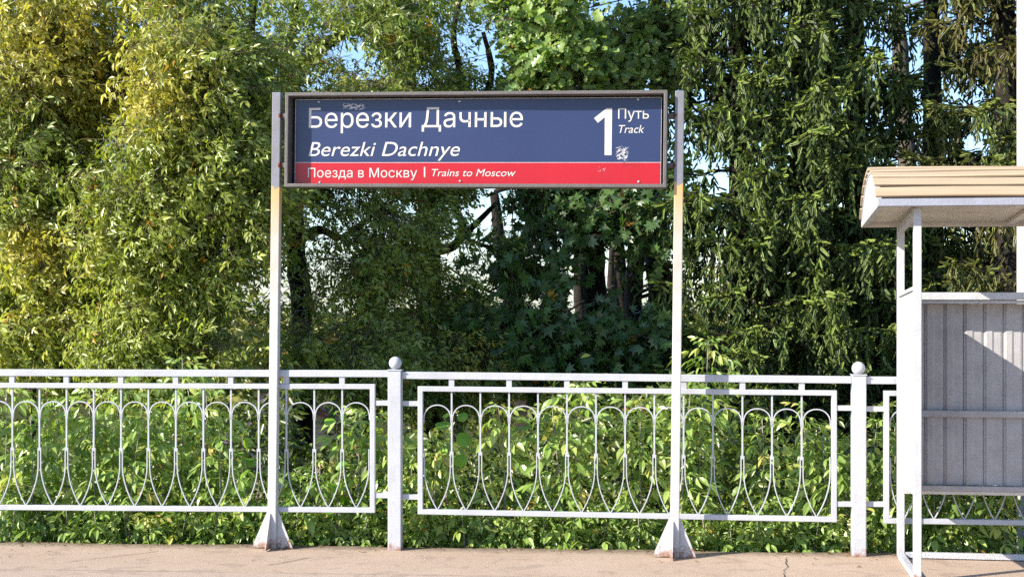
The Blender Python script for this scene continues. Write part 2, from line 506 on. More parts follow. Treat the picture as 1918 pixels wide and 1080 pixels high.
def fence_panel(u0, u1, zb, zt, rail, label):
    w = 0.032
    pan = tag(bevel(square_ring(u0, u1, zb, zt, w, 0.036).build('panel_frame', M['white'], fence), 0.003), label)
    n = 14
    a, b = u0 + w, u1 - w
    c = (b - a) / n
    for k in range(n):
        ul = a + c * k; um = ul + c / 2; ur = ul + c
        T = zt(um) - w; B = zb(um) + w; H = T - B
        z_spring = T - 0.262 * H; z_top = T - 0.115 * H; z_mid = T - 0.535 * H
        pts = []
        for j in range(15):
            t = math.pi * j / 14
            x = -math.cos(t) * (c / 2 - 0.004)
            pts.append((um + x, z_spring + (z_top - z_spring) * math.sin(t) ** 0.72))
        MB().ribbon(pts, 0.012, 0.006 + rnd.uniform(0, 0.001)).build('arch', M['white'], pan)
        for sgn in (-1, 1):
            pts = []
            for j in range(13):
                t = j / 12
                z = z_mid + 0.02 + (B - z_mid - 0.02) * t
                e = max(0.0, (t - 0.30) / 0.70)
                off = (c / 2 - 0.0085) * (1 - e ** 1.9) + 0.0025 * e
                pts.append((um + sgn * off, z))
            MB().ribbon(pts, 0.012, 0.006).build('lower_bar', M['white'], pan)
        if k:
            MB().box((ul - 0.0050, -0.006, z_mid), (ul + 0.0050, 0.006, zt(ul) - w + 0.001)).build('bar', M['white'], pan)
            if k % 2:
                MB().box((ul - 0.017, -0.014, zt(ul) - 0.002), (ul + 0.017, 0.014, rail(ul) + 0.001)).build('connector', M['white'], pan)
    return pan

def fence_rail(u0, u1, zt, h):
    mb = MB()
    v = [(u, y, zt(u) - dz) for u in (u0, u1) for y in (-0.021, 0.021) for dz in (h, 0)]
    mb.add(v, [(0, 1, 3, 2), (4, 6, 7, 5), (0, 4, 5, 1), (2, 3, 7, 6), (1, 5, 7, 3), (0, 2, 6, 4)])
    return bevel(mb.build('top_rail', M['white'], fence), 0.003)

def fence_post(px, py_plate, py_ball, r):
    u = FU(px); h = FZ(px, py_plate); w = 0.042
    o = bevel(MB().box((u - w, -w, -0.02), (u + w, w, h)).build('post', M['white'], fence), 0.006, 3)
    bevel(MB().box((u - w - 0.004, -w - 0.004, h + 0.0005), (u + w + 0.004, w + 0.004, h + 0.007)).build('cap_plate', M['white'], o), 0.002)
    bm = bmesh.new(); bmesh.ops.create_uvsphere(bm, u_segments=24, v_segments=14, radius=r)
    bmesh.ops.translate(bm, verts=bm.verts, vec=(u, 0, FZ(px, py_ball)))
    bmesh.ops.create_cone(bm, cap_ends=True, segments=16, radius1=0.018, radius2=0.014, depth=0.02,
                          matrix=Matrix.Translation((u, 0, h + 0.012)))
    me = bpy.data.meshes.new('ball_finial'); bm.to_mesh(me); bm.free()
    for p in me.polygons: p.use_smooth = True
    link('ball_finial', me, o, M['white'])
    return u

pA_t, pA_b = lin((0, 716.4), (698, 718.6)), lin((0, 953.7), (698, 959.0))
pB_t, pB_b = lin((788, 722.7), (1563, 730.5)), lin((788, 961.8), (1563, 976.6))
rA, rB = lin((0, 691.0), (725, 692.8)), lin((770, 695.8), (1590, 704.0))
uC0 = FU(1655); Wp = FU(1567) - FU(783)
zc_t, zc_b, zc_r = FZ(1660, 731.0), FZ(1660, 979.0), FZ(1650, 704.8)
pC_t, pC_b, rC = (lambda u: zc_t - 0.003 * (u - uC0)), (lambda u: zc_b - 0.003 * (u - uC0)), (lambda u: zc_r - 0.003 * (u - uC0))
fence_panel(FU(-36), FU(703), pA_b, pA_t, lambda u: rA(u) - 0.043, 'fence panel left of the first round-topped post')
fence_panel(FU(783), FU(1567), pB_b, pB_t, lambda u: rB(u) - 0.043, 'middle fence panel between the two round-topped posts')
fence_panel(uC0, uC0 + Wp, pC_b, pC_t, lambda u: rC(u) - 0.045, 'fence panel behind the shelter')
u1 = fence_post(740.5, 693.5, 679.5, 0.0405)
u2 = fence_post(1608, 702.5, 689.5, 0.0415)
u0 = fence_post(-80, 692.0, 677.5, 0.0405)
u3 = fence_post(959 + (u2 + u2 - u1) * 300, 706, 693, 0.0415)
fence_rail(u0 + 0.043, u1 - 0.043, rA, 0.043)
fence_rail(u1 + 0.043, u2 - 0.043, rB, 0.044)
fence_rail(u2 + 0.043, u3 - 0.043, rC, 0.045)
def tab(ua, ub, z):
    MB().box((ua, -0.012, z - 0.0155), (ub, 0.012, z + 0.0155)).build('joining_tab', M['white'], fence)
for py in (754, 927): tab(FU(703) - 0.001, u1 - 0.041, FZ(720, py))
for py in (755, 929.5): tab(u1 + 0.041, FU(783) + 0.001, FZ(762, py))
for py in (763.5, 943): tab(FU(1567) - 0.001, u2 - 0.041, FZ(1588, py))
for py in (765, 943): tab(u2 + 0.041, uC0 + 0.001, FZ(1632, py))

# ------------------------------------------------------------------ station sign
YAWS = math.radians(-7.5); TS = math.tan(-YAWS)
ZS = 9.125
ROLL = math.radians(0.66)
SO = P(895, 265, ZS / (1 + TS * (895 - CX) / F))
sd = Vector((math.cos(YAWS), math.sin(YAWS), 0))
def SL(px, py):
    """photo pixel on the sign's front plane -> the sign's own (across, up) coordinates"""
    q = P(px, py, ZS / (1 + TS * (px - CX) / F)) - SO
    u, w = q.dot(sd), q.z
    c, s = math.cos(ROLL), math.sin(ROLL)
    return (u * c - w * s, u * s + w * c)
base_w = SL(886, 1033)[1]
sign = empty('station_sign', SO, (0, ROLL, YAWS))
tag(sign, 'long blue and red platform name sign hung between two tall rusty white posts', 'sign')
# move the Empty to the sign's base
Rm = Matrix.Rotation(YAWS, 4, 'Z') @ Matrix.Rotation(ROLL, 4, 'Y')
sign.location = SO + (Rm @ Vector((0, 0, base_w)))
def SB(px, py):
    u, w = SL(px, py); return (u, w - base_w)

PD = 0.055
def sign_post(px, py_top, px_base, py_base, left):
    ut, wt = SB(px, py_top); ub, wb = SB(px_base, py_base)
    u = (ut + ub) / 2
    h = wt - wb
    # each post keeps its own origin at its foot, so that its paint line can follow its height
    mb = MB().box((-PD / 2, -PD / 2, -0.02), (PD / 2, PD / 2, h))
    o = bevel(mb.build('post', M['post'], sign), 0.004, 2)
    o.location = (u, 0.0, wb)
    g = 0.105; t = 0.004; top = 0.235
    for s in (-1, 1):
        pg = [(s * PD / 2, 0.0), (s * (PD / 2 + g), 0.0), (s * (PD / 2 + g - 0.012), 0.03), (s * (PD / 2 + 0.006), top), (s * PD / 2, top)]
        bevel(MB().prism(pg, 1, -t, t).build('gusset_plate', M['post'], o), 0.001)
    pg = [(-PD / 2, 0.0), (-PD / 2 - g * 0.9, 0.0), (-PD / 2 - 0.006, top * 0.93), (-PD / 2, top * 0.93)]
    MB().prism(pg, 0, -0.012 - t, -0.012 + t).build('gusset_plate', M['post'], o)
    pg = [(PD / 2, 0.0), (PD / 2 + g * 0.9, 0.0), (PD / 2 + 0.006, top), (PD / 2, top)]
    MB().prism(pg, 0, -t, t).build('gusset_plate', M['post'], o)
    return u
sl_u = sign_post(519.5, 174, 511, 1025, True)
sr_u = sign_post(1273.5, 171, 1263, 1042, False)

# box frame
x0, zt0 = SB(540, 176.5); x1, zt1 = SB(1251, 171.2)
zt = (zt0 + zt1) / 2; zb = (SB(540, 351.5)[1] + SB(1251, 353.2)[1]) / 2
fw, F0, F1 = 0.022, -0.070, 0.060
ring = MB()
oo = [(x0, zb), (x1, zb), (x1, zt), (x0, zt)]; ii = [(x0 + fw, zb + fw), (x1 - fw, zb + fw), (x1 - fw, zt - fw), (x0 + fw, zt - fw)]
v = [(x, y, z) for y in (F0, F1) for (x, z) in oo + ii]; f = []
for k in range(4):
    k2 = (k + 1) % 4
    f += [(k, k2, 4 + k2, 4 + k), (8 + k, 12 + k, 12 + k2, 8 + k2), (k, 8 + k, 8 + k2, k2), (4 + k, 4 + k2, 12 + k2, 12 + k)]
ring.add(v, f)
frame = bevel(ring.build('box_frame', M['frame'], sign), 0.004, 2)
MB().box((x0 + fw, F1 - 0.010, zb + fw), (x1 - fw, F1 - 0.004, zt - fw)).build('backing_board', M['dark'], sign)
# the printed sheet: slightly bowed, its face at y = FACE
FACE = 0.016
sx0, sx1 = SB(551.5, 260)[0], SB(1238.5, 260)[0]
sz1 = (SB(552, 185)[1] + SB(1238, 182)[1]) / 2; sz0 = (SB(552, 345)[1] + SB(1238, 344.5)[1]) / 2
szr = (SB(552, 304.7)[1] + SB(1238, 303.3)[1]) / 2
def bow(x, z):
    t = (x - sx0) / (sx1 - sx0); s_ = (z - sz0) / (sz1 - sz0)
    return (0.004 * math.sin(t * 8.6 + 0.4) + 0.006 * math.sin(math.pi * t) + 0.001 * math.sin(t * 19) - 0.003) * s_
def curved(p): return Vector((p.x, p.y + bow(p.x, p.z), p.z))
def sheet(name, a, b, z0, z1, y, mat, nx=60, nz=6):
    g = MB(); v = []; f = []
    for j in range(nz + 1):
        for i in range(nx + 1):
            v.append((a + (b - a) * i / nx, y, z0 + (z1 - z0) * j / nz))
    for j in range(nz):
        for i in range(nx):
            q = j * (nx + 1) + i; f.append((q, q + 1, q + nx + 2, q + nx + 1))
    g.add(v, f, True)
    return g.build(name, mat, sign, curved)
sheet('sheet_panel', sx0, sx1, sz0, sz1, FACE, M['sheet_edge'])
e = 0.0035
sheet('blue_field', sx0 + e, sx1 - e, szr + 0.0025, sz1 - e, FACE - 0.0012, M['blue'])
sheet('red_strip', sx0 + e, sx1 - e, sz0 + e, szr - 0.0012, FACE - 0.0012, M['red'])

def outline(body, shear, weight):
    cu = bpy.data.curves.new('lettering', 'FONT'); cu.body = body; cu.size = 1.0; cu.shear = shear; cu.offset = weight
    cu.resolution_u = 5; cu.fill_mode = 'NONE'
    ob = bpy.data.objects.new('lettering', cu); COL.objects.link(ob)
    bpy.context.view_layer.update()
    me = bpy.data.meshes.new_from_object(ob.evaluated_get(bpy.context.evaluated_depsgraph_get()))
    vs = np.array([v.co[:2] for v in me.vertices]); es = np.array([e.vertices[:] for e in me.edges])
    bpy.data.objects.remove(ob); bpy.data.meshes.remove(me)
    return vs, es
def text(body, x_l, x_r, y_cap, y_base, shear=0.0, weight=0.0, cap='Б', name='lettering'):
    """lettering fitted between its left and right edge, its capitals between cap line and baseline"""
    vs, es = outline(body, shear, weight)
    caph = outline(cap, 0, weight)[0][:, 1].max()
    r_ = delaunay_2d_cdt([Vector(p) for p in vs], [tuple(int(i) for i in e_) for e_ in es], [], 0, 1e-5)
    pts = np.array([p[:] for p in r_[0]]); tris = np.array([t for t in r_[2] if len(t) == 3])
    cen = pts[tris].mean(1)
    A, B = vs[es[:, 0]], vs[es[:, 1]]
    y = cen[:, 1][:, None]
    hit = ((A[:, 1] <= y) != (B[:, 1] <= y))
    with np.errstate(divide='ignore', invalid='ignore'):
        xi = A[:, 0] + (y - A[:, 1]) / (B[:, 1] - A[:, 1]) * (B[:, 0] - A[:, 0])
    odd = ((hit & (xi > cen[:, 0][:, None])).sum(1) % 2) == 1
    tris = tris[odd]
    ym = (y_cap + y_base) / 2; xm = (x_l + x_r) / 2
    ul, ur = SB(x_l, ym)[0], SB(x_r, ym)[0]
    wc, wb = SB(xm, y_cap)[1], SB(xm, y_base)[1]
    mn, mx_ = vs[:, 0].min(), vs[:, 0].max()
    X = ul + (pts[:, 0] - mn) / (mx_ - mn) * (ur - ul)
    Zz = wb + pts[:, 1] / caph * (wc - wb)
    # one object for each word: cut where a gap as wide as a space opens
    ux = pts[:, 0] - shear * pts[:, 1]
    lo, hi = ux[tris].min(1), ux[tris].max(1)
    order = np.argsort(lo); word = np.zeros(len(tris), int); w_ = 0; end = hi[order[0]]
    for i in order:
        if lo[i] > end + 0.17: w_ += 1
        word[i] = w_; end = max(end, hi[i])
    for q in range(w_ + 1):
        tq = tris[word == q]; used = np.unique(tq); new = {int(a): b for b, a in enumerate(used)}
        me = bpy.data.meshes.new(name)
        me.from_pydata([(X[a], FACE - 0.003 + bow(X[a], Zz[a]), Zz[a]) for a in used], [], [tuple(new[int(i)] for i in t) for t in tq])
        link(name, me, sign, M['letter'])
text('Березки Дачные', 577.6, 979.0, 200.7, 238.2, 0, 0.009)
text('Berezki Dachnye', 577.0, 860.8, 265.6, 291.8, 0.24, 0.007, 'B')
text('Поезда в Москву', 575.7, 780.5, 314.0, 331.9, 0, 0.024, 'П')
text('Trains to Moscow', 808.0, 965.7, 316.4, 329.8, 0.24, 0.026, 'T')
text('Путь', 1157.6, 1215.3, 202.4, 222.0, 0, 0.020, 'П')
text('Track', 1158.6, 1206.6, 233.9, 248.6, 0.24, 0.026, 'T')
def flat_shape(name, pts, mat, dy=0.0026):
    v = [SB(*p) for p in pts]
    me = bpy.data.meshes.new(name)
    me.from_pydata([(x, FACE - dy + bow(x, z), z) for x, z in v], [], [tuple(range(len(v)))])
    return link(name, me, sign, mat)
flat_shape('dividing_bar', [(793.2, 331.5), (795.8, 331.5), (795.8, 312.2), (793.2, 312.2)], M['letter'])
flat_shape('lettering', [(1132.0, 290.2), (1145.2, 290.2), (1146.2, 202.2), (1136.0, 202.2), (1112.2, 220.8), (1119.6, 229.6), (1132.4, 219.2)], M['letter'])
# screws that hold the sheet
for px, py in ((596, 190.5), (860, 189.5), (1195, 185.8), (598, 341), (861, 338.8), (1196, 340)):
    x, z = SB(px, py)
    mb = MB()
    n = 8
    ring1 = [(x + 0.0075 * math.cos(k * math.tau / n), FACE - 0.003, z + 0.0065 * math.sin(k * math.tau / n)) for k in range(n)]
    ring2 = [(x + 0.004 * math.cos(k * math.tau / n), FACE - 0.008, z + 0.004 * math.sin(k * math.tau / n)) for k in range(n)]
    mb.add(ring1 + ring2, [(k, (k + 1) % n, n + (k + 1) % n, n + k) for k in range(n)] + [tuple(range(n, 2 * n))])
    mb.build('screw', M['sheet_edge'], sign, curved)
# scraped-off sticker remains: many tiny paper flakes
def residue(cx, cy, rx, ry, n, seed, mat):
    r = random.Random(seed); mb = MB()
    for _ in range(n):
        px = cx + rx * (r.triangular(-1, 1) * .3 + r.uniform(-1, 1) * .75); py = cy + ry * (r.triangular(-1, 1) * .3 + r.uniform(-1, 1) * .75) + (px - cx) * 0.06
        if math.sin(px * .55 + 2 * math.sin(py * .4)) + math.sin(py * .8 + px * .3) < -0.55: continue
        x, z = SB(px, py); s = r.uniform(0.0010, 0.0030)
        k = r.randint(3, 5); ph = r.uniform(0, 6)
        v = [(x + s * r.uniform(.5, 1.4) * math.cos(ph + j * math.tau / k), FACE - 0.0022 - r.uniform(0, 0.0003), z + s * r.uniform(.4, 1.2) * math.sin(ph + j * math.tau / k)) for j in range(k)]
        mb.add(v, [tuple(range(k))])
    o = mb.build('sticker_residue', mat, sign, curved); o["kind"] = "stuff"
residue(662, 199, 25, 7, 620, 1, M['sheet_edge'])
residue(1165, 287, 13, 14, 620, 2, M['sheet_edge'])
residue(1185, 308, 24, 4, 60, 4, M['rust'])
residue(1125, 316, 12, 6, 22, 5, M['sheet_edge'])
# brackets between frame and posts
for py in (218, 310):
    for (ua, ub, s) in ((sl_u + PD / 2, x0, 1), (x1, sr_u - PD / 2, -1)):
        pxm = 533 if s > 0 else 1256
        z = SB(pxm, py)[1]
        br = bevel(MB().box((ua - 0.001, -0.016, z - 0.016), (ub + 0.001, 0.016, z + 0.016)).build('bracket', M['frame'], sign), 0.003)
        bm = bmesh.new(); bmesh.ops.create_icosphere(bm, subdivisions=2, radius=0.022)
        for vv in bm.verts: vv.co *= rnd.uniform(0.8, 1.15)
        bmesh.ops.scale(bm, verts=bm.verts, vec=(0.7, 0.9, 1.15))
        bmesh.ops.translate(bm, verts=bm.verts, vec=((ua if s > 0 else ub) + (-0.004 if s > 0 else 0.004), -0.012, z))
        me = bpy.data.meshes.new('weld_bead'); bm.to_mesh(me); bm.free()
        link('weld_bead', me, br, M['rust'])

# ------------------------------------------------------------------ platform shelter
YAWH = math.radians(-8.0)
SH0 = P(1687, HY, 8.985); SH0.z = 0
shelter = tag(empty('platform_shelter', SH0, (0, 0, YAWH)),
              'open metal shelter with arched beige roof and grey corrugated back wall', 'shelter')
W = 2.5; D = 0.76; pw = 0.043
def hb(name, a, b, mat, parent=shelter, bv=0.003):
    o = MB().box(a, b).build(name, mat, parent)
    if bv: bevel(o, bv, 2)
    return o
WH = M['shelter_white']
for (x, y, h) in ((0, 0, 2.012), (0, -D, 2.076), (W, 0, 2.012), (W, -D, 2.076)):
    hb('post', (x - pw / 2, y - pw / 2, 0.0), (x + pw / 2, y + pw / 2, h), WH)
for x in (0, W):
    # beam under the roof and rail on the ground joining front and back post
    mb = MB(); y0, y1 = -D + pw / 2, -pw / 2
    v = [(x + dx, y, z0_ + dz) for (y, z0_) in ((y0, 2.040), (y1, 1.976)) for dx in (-pw / 2 + .002, pw / 2 - .002) for dz in (0.0, 0.036)]
    mb.add(v, [(0, 1, 3, 2), (4, 6, 7, 5), (0, 4, 5, 1), (2, 3, 7, 6), (1, 5, 7, 3), (0, 2, 6, 4)])
    bevel(mb.build('cross_beam', WH, shelter), 0.003)
    hb('ground_rail', (x - 0.02, -D + pw / 2, 0.002), (x + 0.02, -pw / 2, 0.036), M['ground_rail'])
    # side wall
    s = -1 if x == 0 else 1
    mb = MB(); xs = sorted((x - 0.006, x + 0.012 * 0.6))
    ya, yb = -D + pw / 2 - 0.002, -pw / 2 + 0.002
    v = [(xx, y, z) for xx in xs for (y, z) in ((ya, 0.475), (yb, 0.435), (yb, 1.585), (ya, 1.625))]
    mb.add(v, [(0, 1, 2, 3), (4, 7, 6, 5), (0, 4, 5, 1), (1, 5, 6, 2), (2, 6, 7, 3), (3, 7, 4, 0)])
    wall = mb.build('side_wall', WH, shelter)
    mb = MB()
    v = [(xx, y, z) for xx in (x - 0.016, x + 0.016) for (y, z) in ((ya, 1.626), (yb, 1.586), (yb, 1.606), (ya, 1.646))]
    mb.add(v, [(0, 1, 2, 3), (4, 7, 6, 5), (0, 4, 5, 1), (1, 5, 6, 2), (2, 6, 7, 3), (3, 7, 4, 0)])
    mb.build('side_top_strip', WH, wall)
hb('ground_rail', (pw / 2, -0.018, 0.006), (W - pw / 2, 0.018, 0.040), M['ground_rail'])
G = M['shelter_grey']
hb('top_beam', (pw / 2, -0.19, 1.568), (W - pw / 2, 0.016, 1.612), WH)
hb('lower_flange', (pw / 2, -0.165, 1.546), (W - pw / 2, 0.006, 1.565), WH)
back = empty('back_wall', (0, 0, 0.0)); back.parent = shelter
pitch = 0.1155
nst = int((W - pw) / pitch)
prof = [(0.0, 0.0), (0.006, -0.002), (0.016, -0.011), (0.048, -0.012), (0.060, -0.006), (0.098, -0.006), (0.1085, -0.002), (0.1125, 0.0)]
stripv = MB()
zlev = [0.452, 0.70, 0.99, 1.10, 1.30, 1.544]
for z in zlev:
    for (x, y) in prof: stripv.v.append((x, y, z))
m_ = len(prof)
for j in range(len(zlev) - 1):
    for i in range(m_ - 1):
        stripv.f.append((j * m_ + i, j * m_ + i + 1, (j + 1) * m_ + i + 1, (j + 1) * m_ + i)); stripv.s.append(False)
strip_me = stripv.mesh('wall_strip'); strip_me.materials.append(G)
for k in range(nst + 1):
    x = pw / 2 + 0.004 + k * pitch
    if x + 0.112 > W - pw / 2: break
    o = link('wall_strip', strip_me, back); o.location = (x, 0.004 + rnd.uniform(-0.0015, 0.0015), 0)
hb('wall_backing', (pw / 2, 0.008, 0.452), (W - pw / 2, 0.014, 1.544), M['dark'], back, 0)
hb('middle_rail', (pw / 2, -0.038, 0.862), (W - pw / 2, -0.010, 0.902), G)
hb('bottom_rail', (pw / 2, -0.040, 0.418), (W - pw / 2, 0.016, 0.449), G)
hb('bottom_lip', (pw / 2, -0.034, 0.396), (W - pw / 2, 0.010, 0.417), M['soffit'])

# roof: fascia, soffit, arched end board and one plank after another over the arch
roof = empty('roof', (0, 0, 0)); roof.parent = shelter
ra, rb_, rl, rr = -D - 0.125, 0.10, -0.225, W + 0.225
tilt = (2.012 - 2.083) / (rb_ - ra)
def rz(y): return 2.083 + tilt * (y - ra)
def rbox(name, xa, xb, ya, yb, da, db, mat, bv=0.003):
    v = [(x, y, rz(y) + d) for x in (xa, xb) for (y, d) in ((ya, da), (yb, da), (yb, db), (ya, db))]
    o = MB().add(v, [(0, 1, 2, 3), (4, 7, 6, 5), (0, 4, 5, 1), (1, 5, 6, 2), (2, 6, 7, 3), (3, 7, 4, 0)]).build(name, mat, roof)
    if bv: bevel(o, bv, 2)
    return o
rbox('fascia', rl, rr, ra, ra + 0.035, 0.0, 0.041, M['fascia'])
rbox('rear_beam', rl, rr, rb_ - 0.035, rb_, 0.0, 0.041, M['soffit'])
for x in (rl, rr - 0.035):
    rbox('side_beam', x + (0.0005 if x < 0 else 0), x + 0.035, ra + 0.0352, rb_ - 0.0352, 0.0008, 0.041, WH)
rbox('soffit_board', rl + 0.03, rr - 0.03, ra + 0.03, rb_ - 0.075, 0.026, 0.034, M['soffit'], 0)
for x in (0.62, 1.25, 1.9):
    rbox('joist', x, x + 0.045, ra + 0.036, rb_ - 0.07, 0.004, 0.0255, M['soffit'])
half = (rb_ - ra) / 2; rise = 0.225
RR = (half * half + rise * rise) / (2 * rise); ang = math.asin(half / RR); yc = (ra + rb_) / 2
def arc(t, off=0.0):
    a = -ang + 2 * ang * t
    y = yc + (RR + off) * math.sin(a)
    return (y, rz(y) + 0.041 + (RR + off) * math.cos(a) - (RR - rise))
for x in (rl + 0.003, rr - 0.015):
    pg = [arc(t / 20) for t in range(21)]
    pg = [(p[0], max(p[1], rz(p[0]) + 0.0415)) for p in pg]
    MB().prism(pg, 0, x, x + 0.012).build('end_board', WH, roof)
    mb = MB()
    v = []
    for t in range(21):
        for off in (-0.016, -0.001):
            for dx in (-0.004, 0.016): 
                p = arc(t / 20, off); v.append((x + dx, p[0], max(p[1], rz(p[0]) + 0.0412)))
    f = []
    for t in range(20):
        a_, b_ = 4 * t, 4 * t + 4
        f += [(a_, a_ + 1, b_ + 1, b_), (a_ + 2, b_ + 2, b_ + 3, a_ + 3), (a_, b_, b_ + 2, a_ + 2), (a_ + 1, a_ + 3, b_ + 3, b_ + 1)]
    mb.add(v, f).build('end_trim', WH, roof)
npk = 11
for k in range(npk):
    mb = MB(); v = []; f = []
    segs = 14
    for i in range(segs + 1):
        x = rl - 0.012 + (rr - rl + 0.024) * i / segs
        wob = 0.003 * math.sin(i * 0.9 + k * 1.7)
        for (t, off) in ((k / npk + 0.009, 0.001), (k / npk + 0.009, 0.012), (k / npk + 0.016, 0.018), ((k + 1) / npk - 0.018, 0.014), ((k + 1) / npk - 0.011, 0.010), ((k + 1) / npk - 0.010, 0.001)):
            p = arc(t, off + wob); v.append((x, p[0], p[1]))
    for i in range(segs):
        for j in range(6):
            j2 = (j + 1) % 6
            f.append((i * 6 + j, i * 6 + j2, (i + 1) * 6 + j2, (i + 1) * 6 + j))
    f += [tuple(range(6)), tuple(range(segs * 6 + 5, segs * 6 - 1, -1))]
    mb.add(v, f); mb.build('roof_plank', M['plank'], roof)
mb = MB(); v = []
for t in range(21):
    p = arc(t / 20, -0.002); v += [(rl + 0.02, p[0], p[1]), (rr - 0.02, p[0], p[1])]
mb.add(v, [(2 * t, 2 * t + 1, 2 * t + 3, 2 * t + 2) for t in range(20)]); mb.build('plank_gap_shade', M['dark'], roof)  # dark sheet under the plank gaps, standing in for the shadow lines

# ------------------------------------------------------------------ tall white column behind the shelter
cl = P(1905, HY, 9.42)
cl = P(1905, HY, 9.82)
column = tag(empty('tall_column', (cl.x + 0.184, 9.62, -0.9), (0, 0, YAWF)),
             'tall white plastered column rising behind the shelter at the right edge', 'column')
bevel(MB().box((-0.2, -0.2, 0.0), (0.2, 0.2, 6.2)).build('shaft', M['column'], column), 0.01)
bevel(MB().box((-0.26, -0.26, -0.1), (0.26, 0.26, 0.55)).build('plinth', M['column'], column), 0.01)
bevel(MB().box((-0.25, -0.25, 6.2), (0.25, 0.25, 6.3)).build('capital', M['column'], column), 0.01)

# ------------------------------------------------------------------ house far behind
HZ = 30.0
hc = P(543, 735, HZ)
house = tag(empty('small_house', (hc.x - 0.3, HZ + 2.0, ground_h(HZ + 2.0)), (0, 0, math.radians(12))),
            'small house with beige siding and purple brown gable roof beyond the trees', 'house')
gz = ground_h(HZ + 2.0)
eave, ridge = -0.25 - gz - 1.05, -0.25 - gz - 0.05
def hbox(name, a, b, mat, parent=house): return MB().box(a, b).build(name, mat, parent)
MB().prism([(-1.3, 0.0), (1.3, 0.0), (1.3, eave), (0, ridge - 0.1), (-1.3, eave)], 1, -1.95, 1.95).build('wall', M['siding'], house)
nz_ = 0
zz = 0.1
while zz < eave - 0.05:
    hbox('siding_board', (-1.3, -1.975, zz), (1.3, -1.952, zz + 0.105), M['siding']); zz += 0.118
while zz < ridge - 0.35:
    hw = 1.3 * (ridge - 0.1 - zz - 0.11) / (ridge - 0.1 - eave)
    hbox('siding_board', (-hw, -1.975, zz), (hw, -1.952, zz + 0.105), M['siding']); zz += 0.118
for s in (-1, 1):
    k = (ridge - eave) / 1.3
    pg = [(s * 0.0, ridge), (s * 1.6, ridge - k * 1.6), (s * 1.6, ridge - k * 1.6 + 0.07), (0, ridge + 0.07)]
    MB().prism(pg, 1, -2.25, 2.25).build('roof_slope', M['house_roof'], house)
    pg = [(s * 0.0, ridge - 0.13), (s * 1.62, ridge - k * 1.62 - 0.13), (s * 1.62, ridge - k * 1.62 + 0.02), (0, ridge + 0.02)]
    MB().prism(pg, 1, -2.29, -2.255).build('barge_board', M['house_trim'], house)
w_ = hbox('window', (-0.35, -1.99, eave - 1.1), (0.35, -1.976, eave - 0.3), M['sheet_edge'])
hbox('pane', (-0.29, -1.996, eave - 1.04), (0.29, -1.9905, eave - 0.36), M['dark'], w_)

# ================================================================== vegetation
def unit(v): return v / np.maximum(np.linalg.norm(v, axis=-1, keepdims=True), 1e-9)
SUNV = np.array(S)

def leaflet(L, w, fold=0.18, curl=0.15, n=4):
    """one leaflet lying along +X, width along Y, normal +Z: base, widening, tip, with a folded midrib"""
    if n == 4:
        v = [(0, 0, 0), (0.42 * L, w / 2, fold * w), (0.42 * L, -w / 2, fold * w), (L, 0, -curl * L)]
        f = [(0, 3, 1), (0, 2, 3)]
    else:
        v = [(0, 0, 0), (0.22 * L, w * .38, fold * w * .8), (0.52 * L, w / 2, fold * w - curl * L * .2), (0.8 * L, w * .26, fold * w * .5 - curl * L * .6), (L, 0, -curl * L),
             (0.8 * L, -w * .26, fold * w * .5 - curl * L * .6), (0.52 * L, -w / 2, fold * w - curl * L * .2), (0.22 * L, -w * .38, fold * w * .8), (0.5 * L, 0, -curl * L * .2)]
        f = [(0, 8, 1), (1, 8, 2), (2, 8, 3), (3, 8, 4), (4, 8, 5), (5, 8, 6), (6, 8, 7), (7, 8, 0)]
    return np.array(v, float), f

def rot_z(a): c, s = math.cos(a), math.sin(a); return np.array([[c, -s, 0], [s, c, 0], [0, 0, 1]])
def rot_y(a): c, s = math.cos(a), math.sin(a); return np.array([[c, 0, s], [0, 1, 0], [-s, 0, c]])
def rot_x(a): c, s = math.cos(a), math.sin(a); return np.array([[1, 0, 0], [0, c, -s], [0, s, c]])

def compound(r, pairs=2, length=0.2, lf=(0.085, 0.034), droop=0.7, n=4, rach=0.0015, spread=0.9):
    """pinnate leaf: thin rachis along +X bending down, opposite leaflets hanging from it, one at the tip"""
    V, Fc = [], []
    def add(v, f):
        o = sum(len(x) for x in V); V.append(v); Fc.extend(tuple(i + o for i in q) for q in f)
    def rp(t): return np.array([length * t * (1 - 0.12 * t), 0, length * (0.12 * t - droop * 0.45 * t * t)])
    pts = [rp(t) for t in (0, .5, 1)]
    if n == 4: pts = [pts[0], pts[2]]
    for a, b in zip(pts, pts[1:]):
        add(np.array([a + (0, rach, 0), a - (0, rach, 0), b - (0, rach * .7, 0), b + (0, rach * .7, 0)]), [(0, 1, 2, 3)])
    items = []
    for k in range(pairs):
        t = 0.42 + 0.5 * k / max(pairs - 1, 1) * 0.9 if pairs > 1 else 0.62
        for s in (-1, 1): items.append((rp(t), s * (spread + r.uniform(-.2, .2)), 1.0 - 0.1 * abs(k - 1)))
    items.append((rp(1), r.uniform(-.15, .15), 1.15))
    for p, yaw, sc in items:
        v, f = leaflet(lf[0] * sc * r.uniform(.85, 1.15), lf[1] * sc * r.uniform(.85, 1.15), r.uniform(.1, .28), r.uniform(.05, .3), n)
        R_ = rot_z(yaw) @ rot_y(droop * r.uniform(.35, 1.0)) @ rot_x(r.uniform(-.4, .4))
        add(v @ R_.T + p, f)
    return np.concatenate(V), Fc

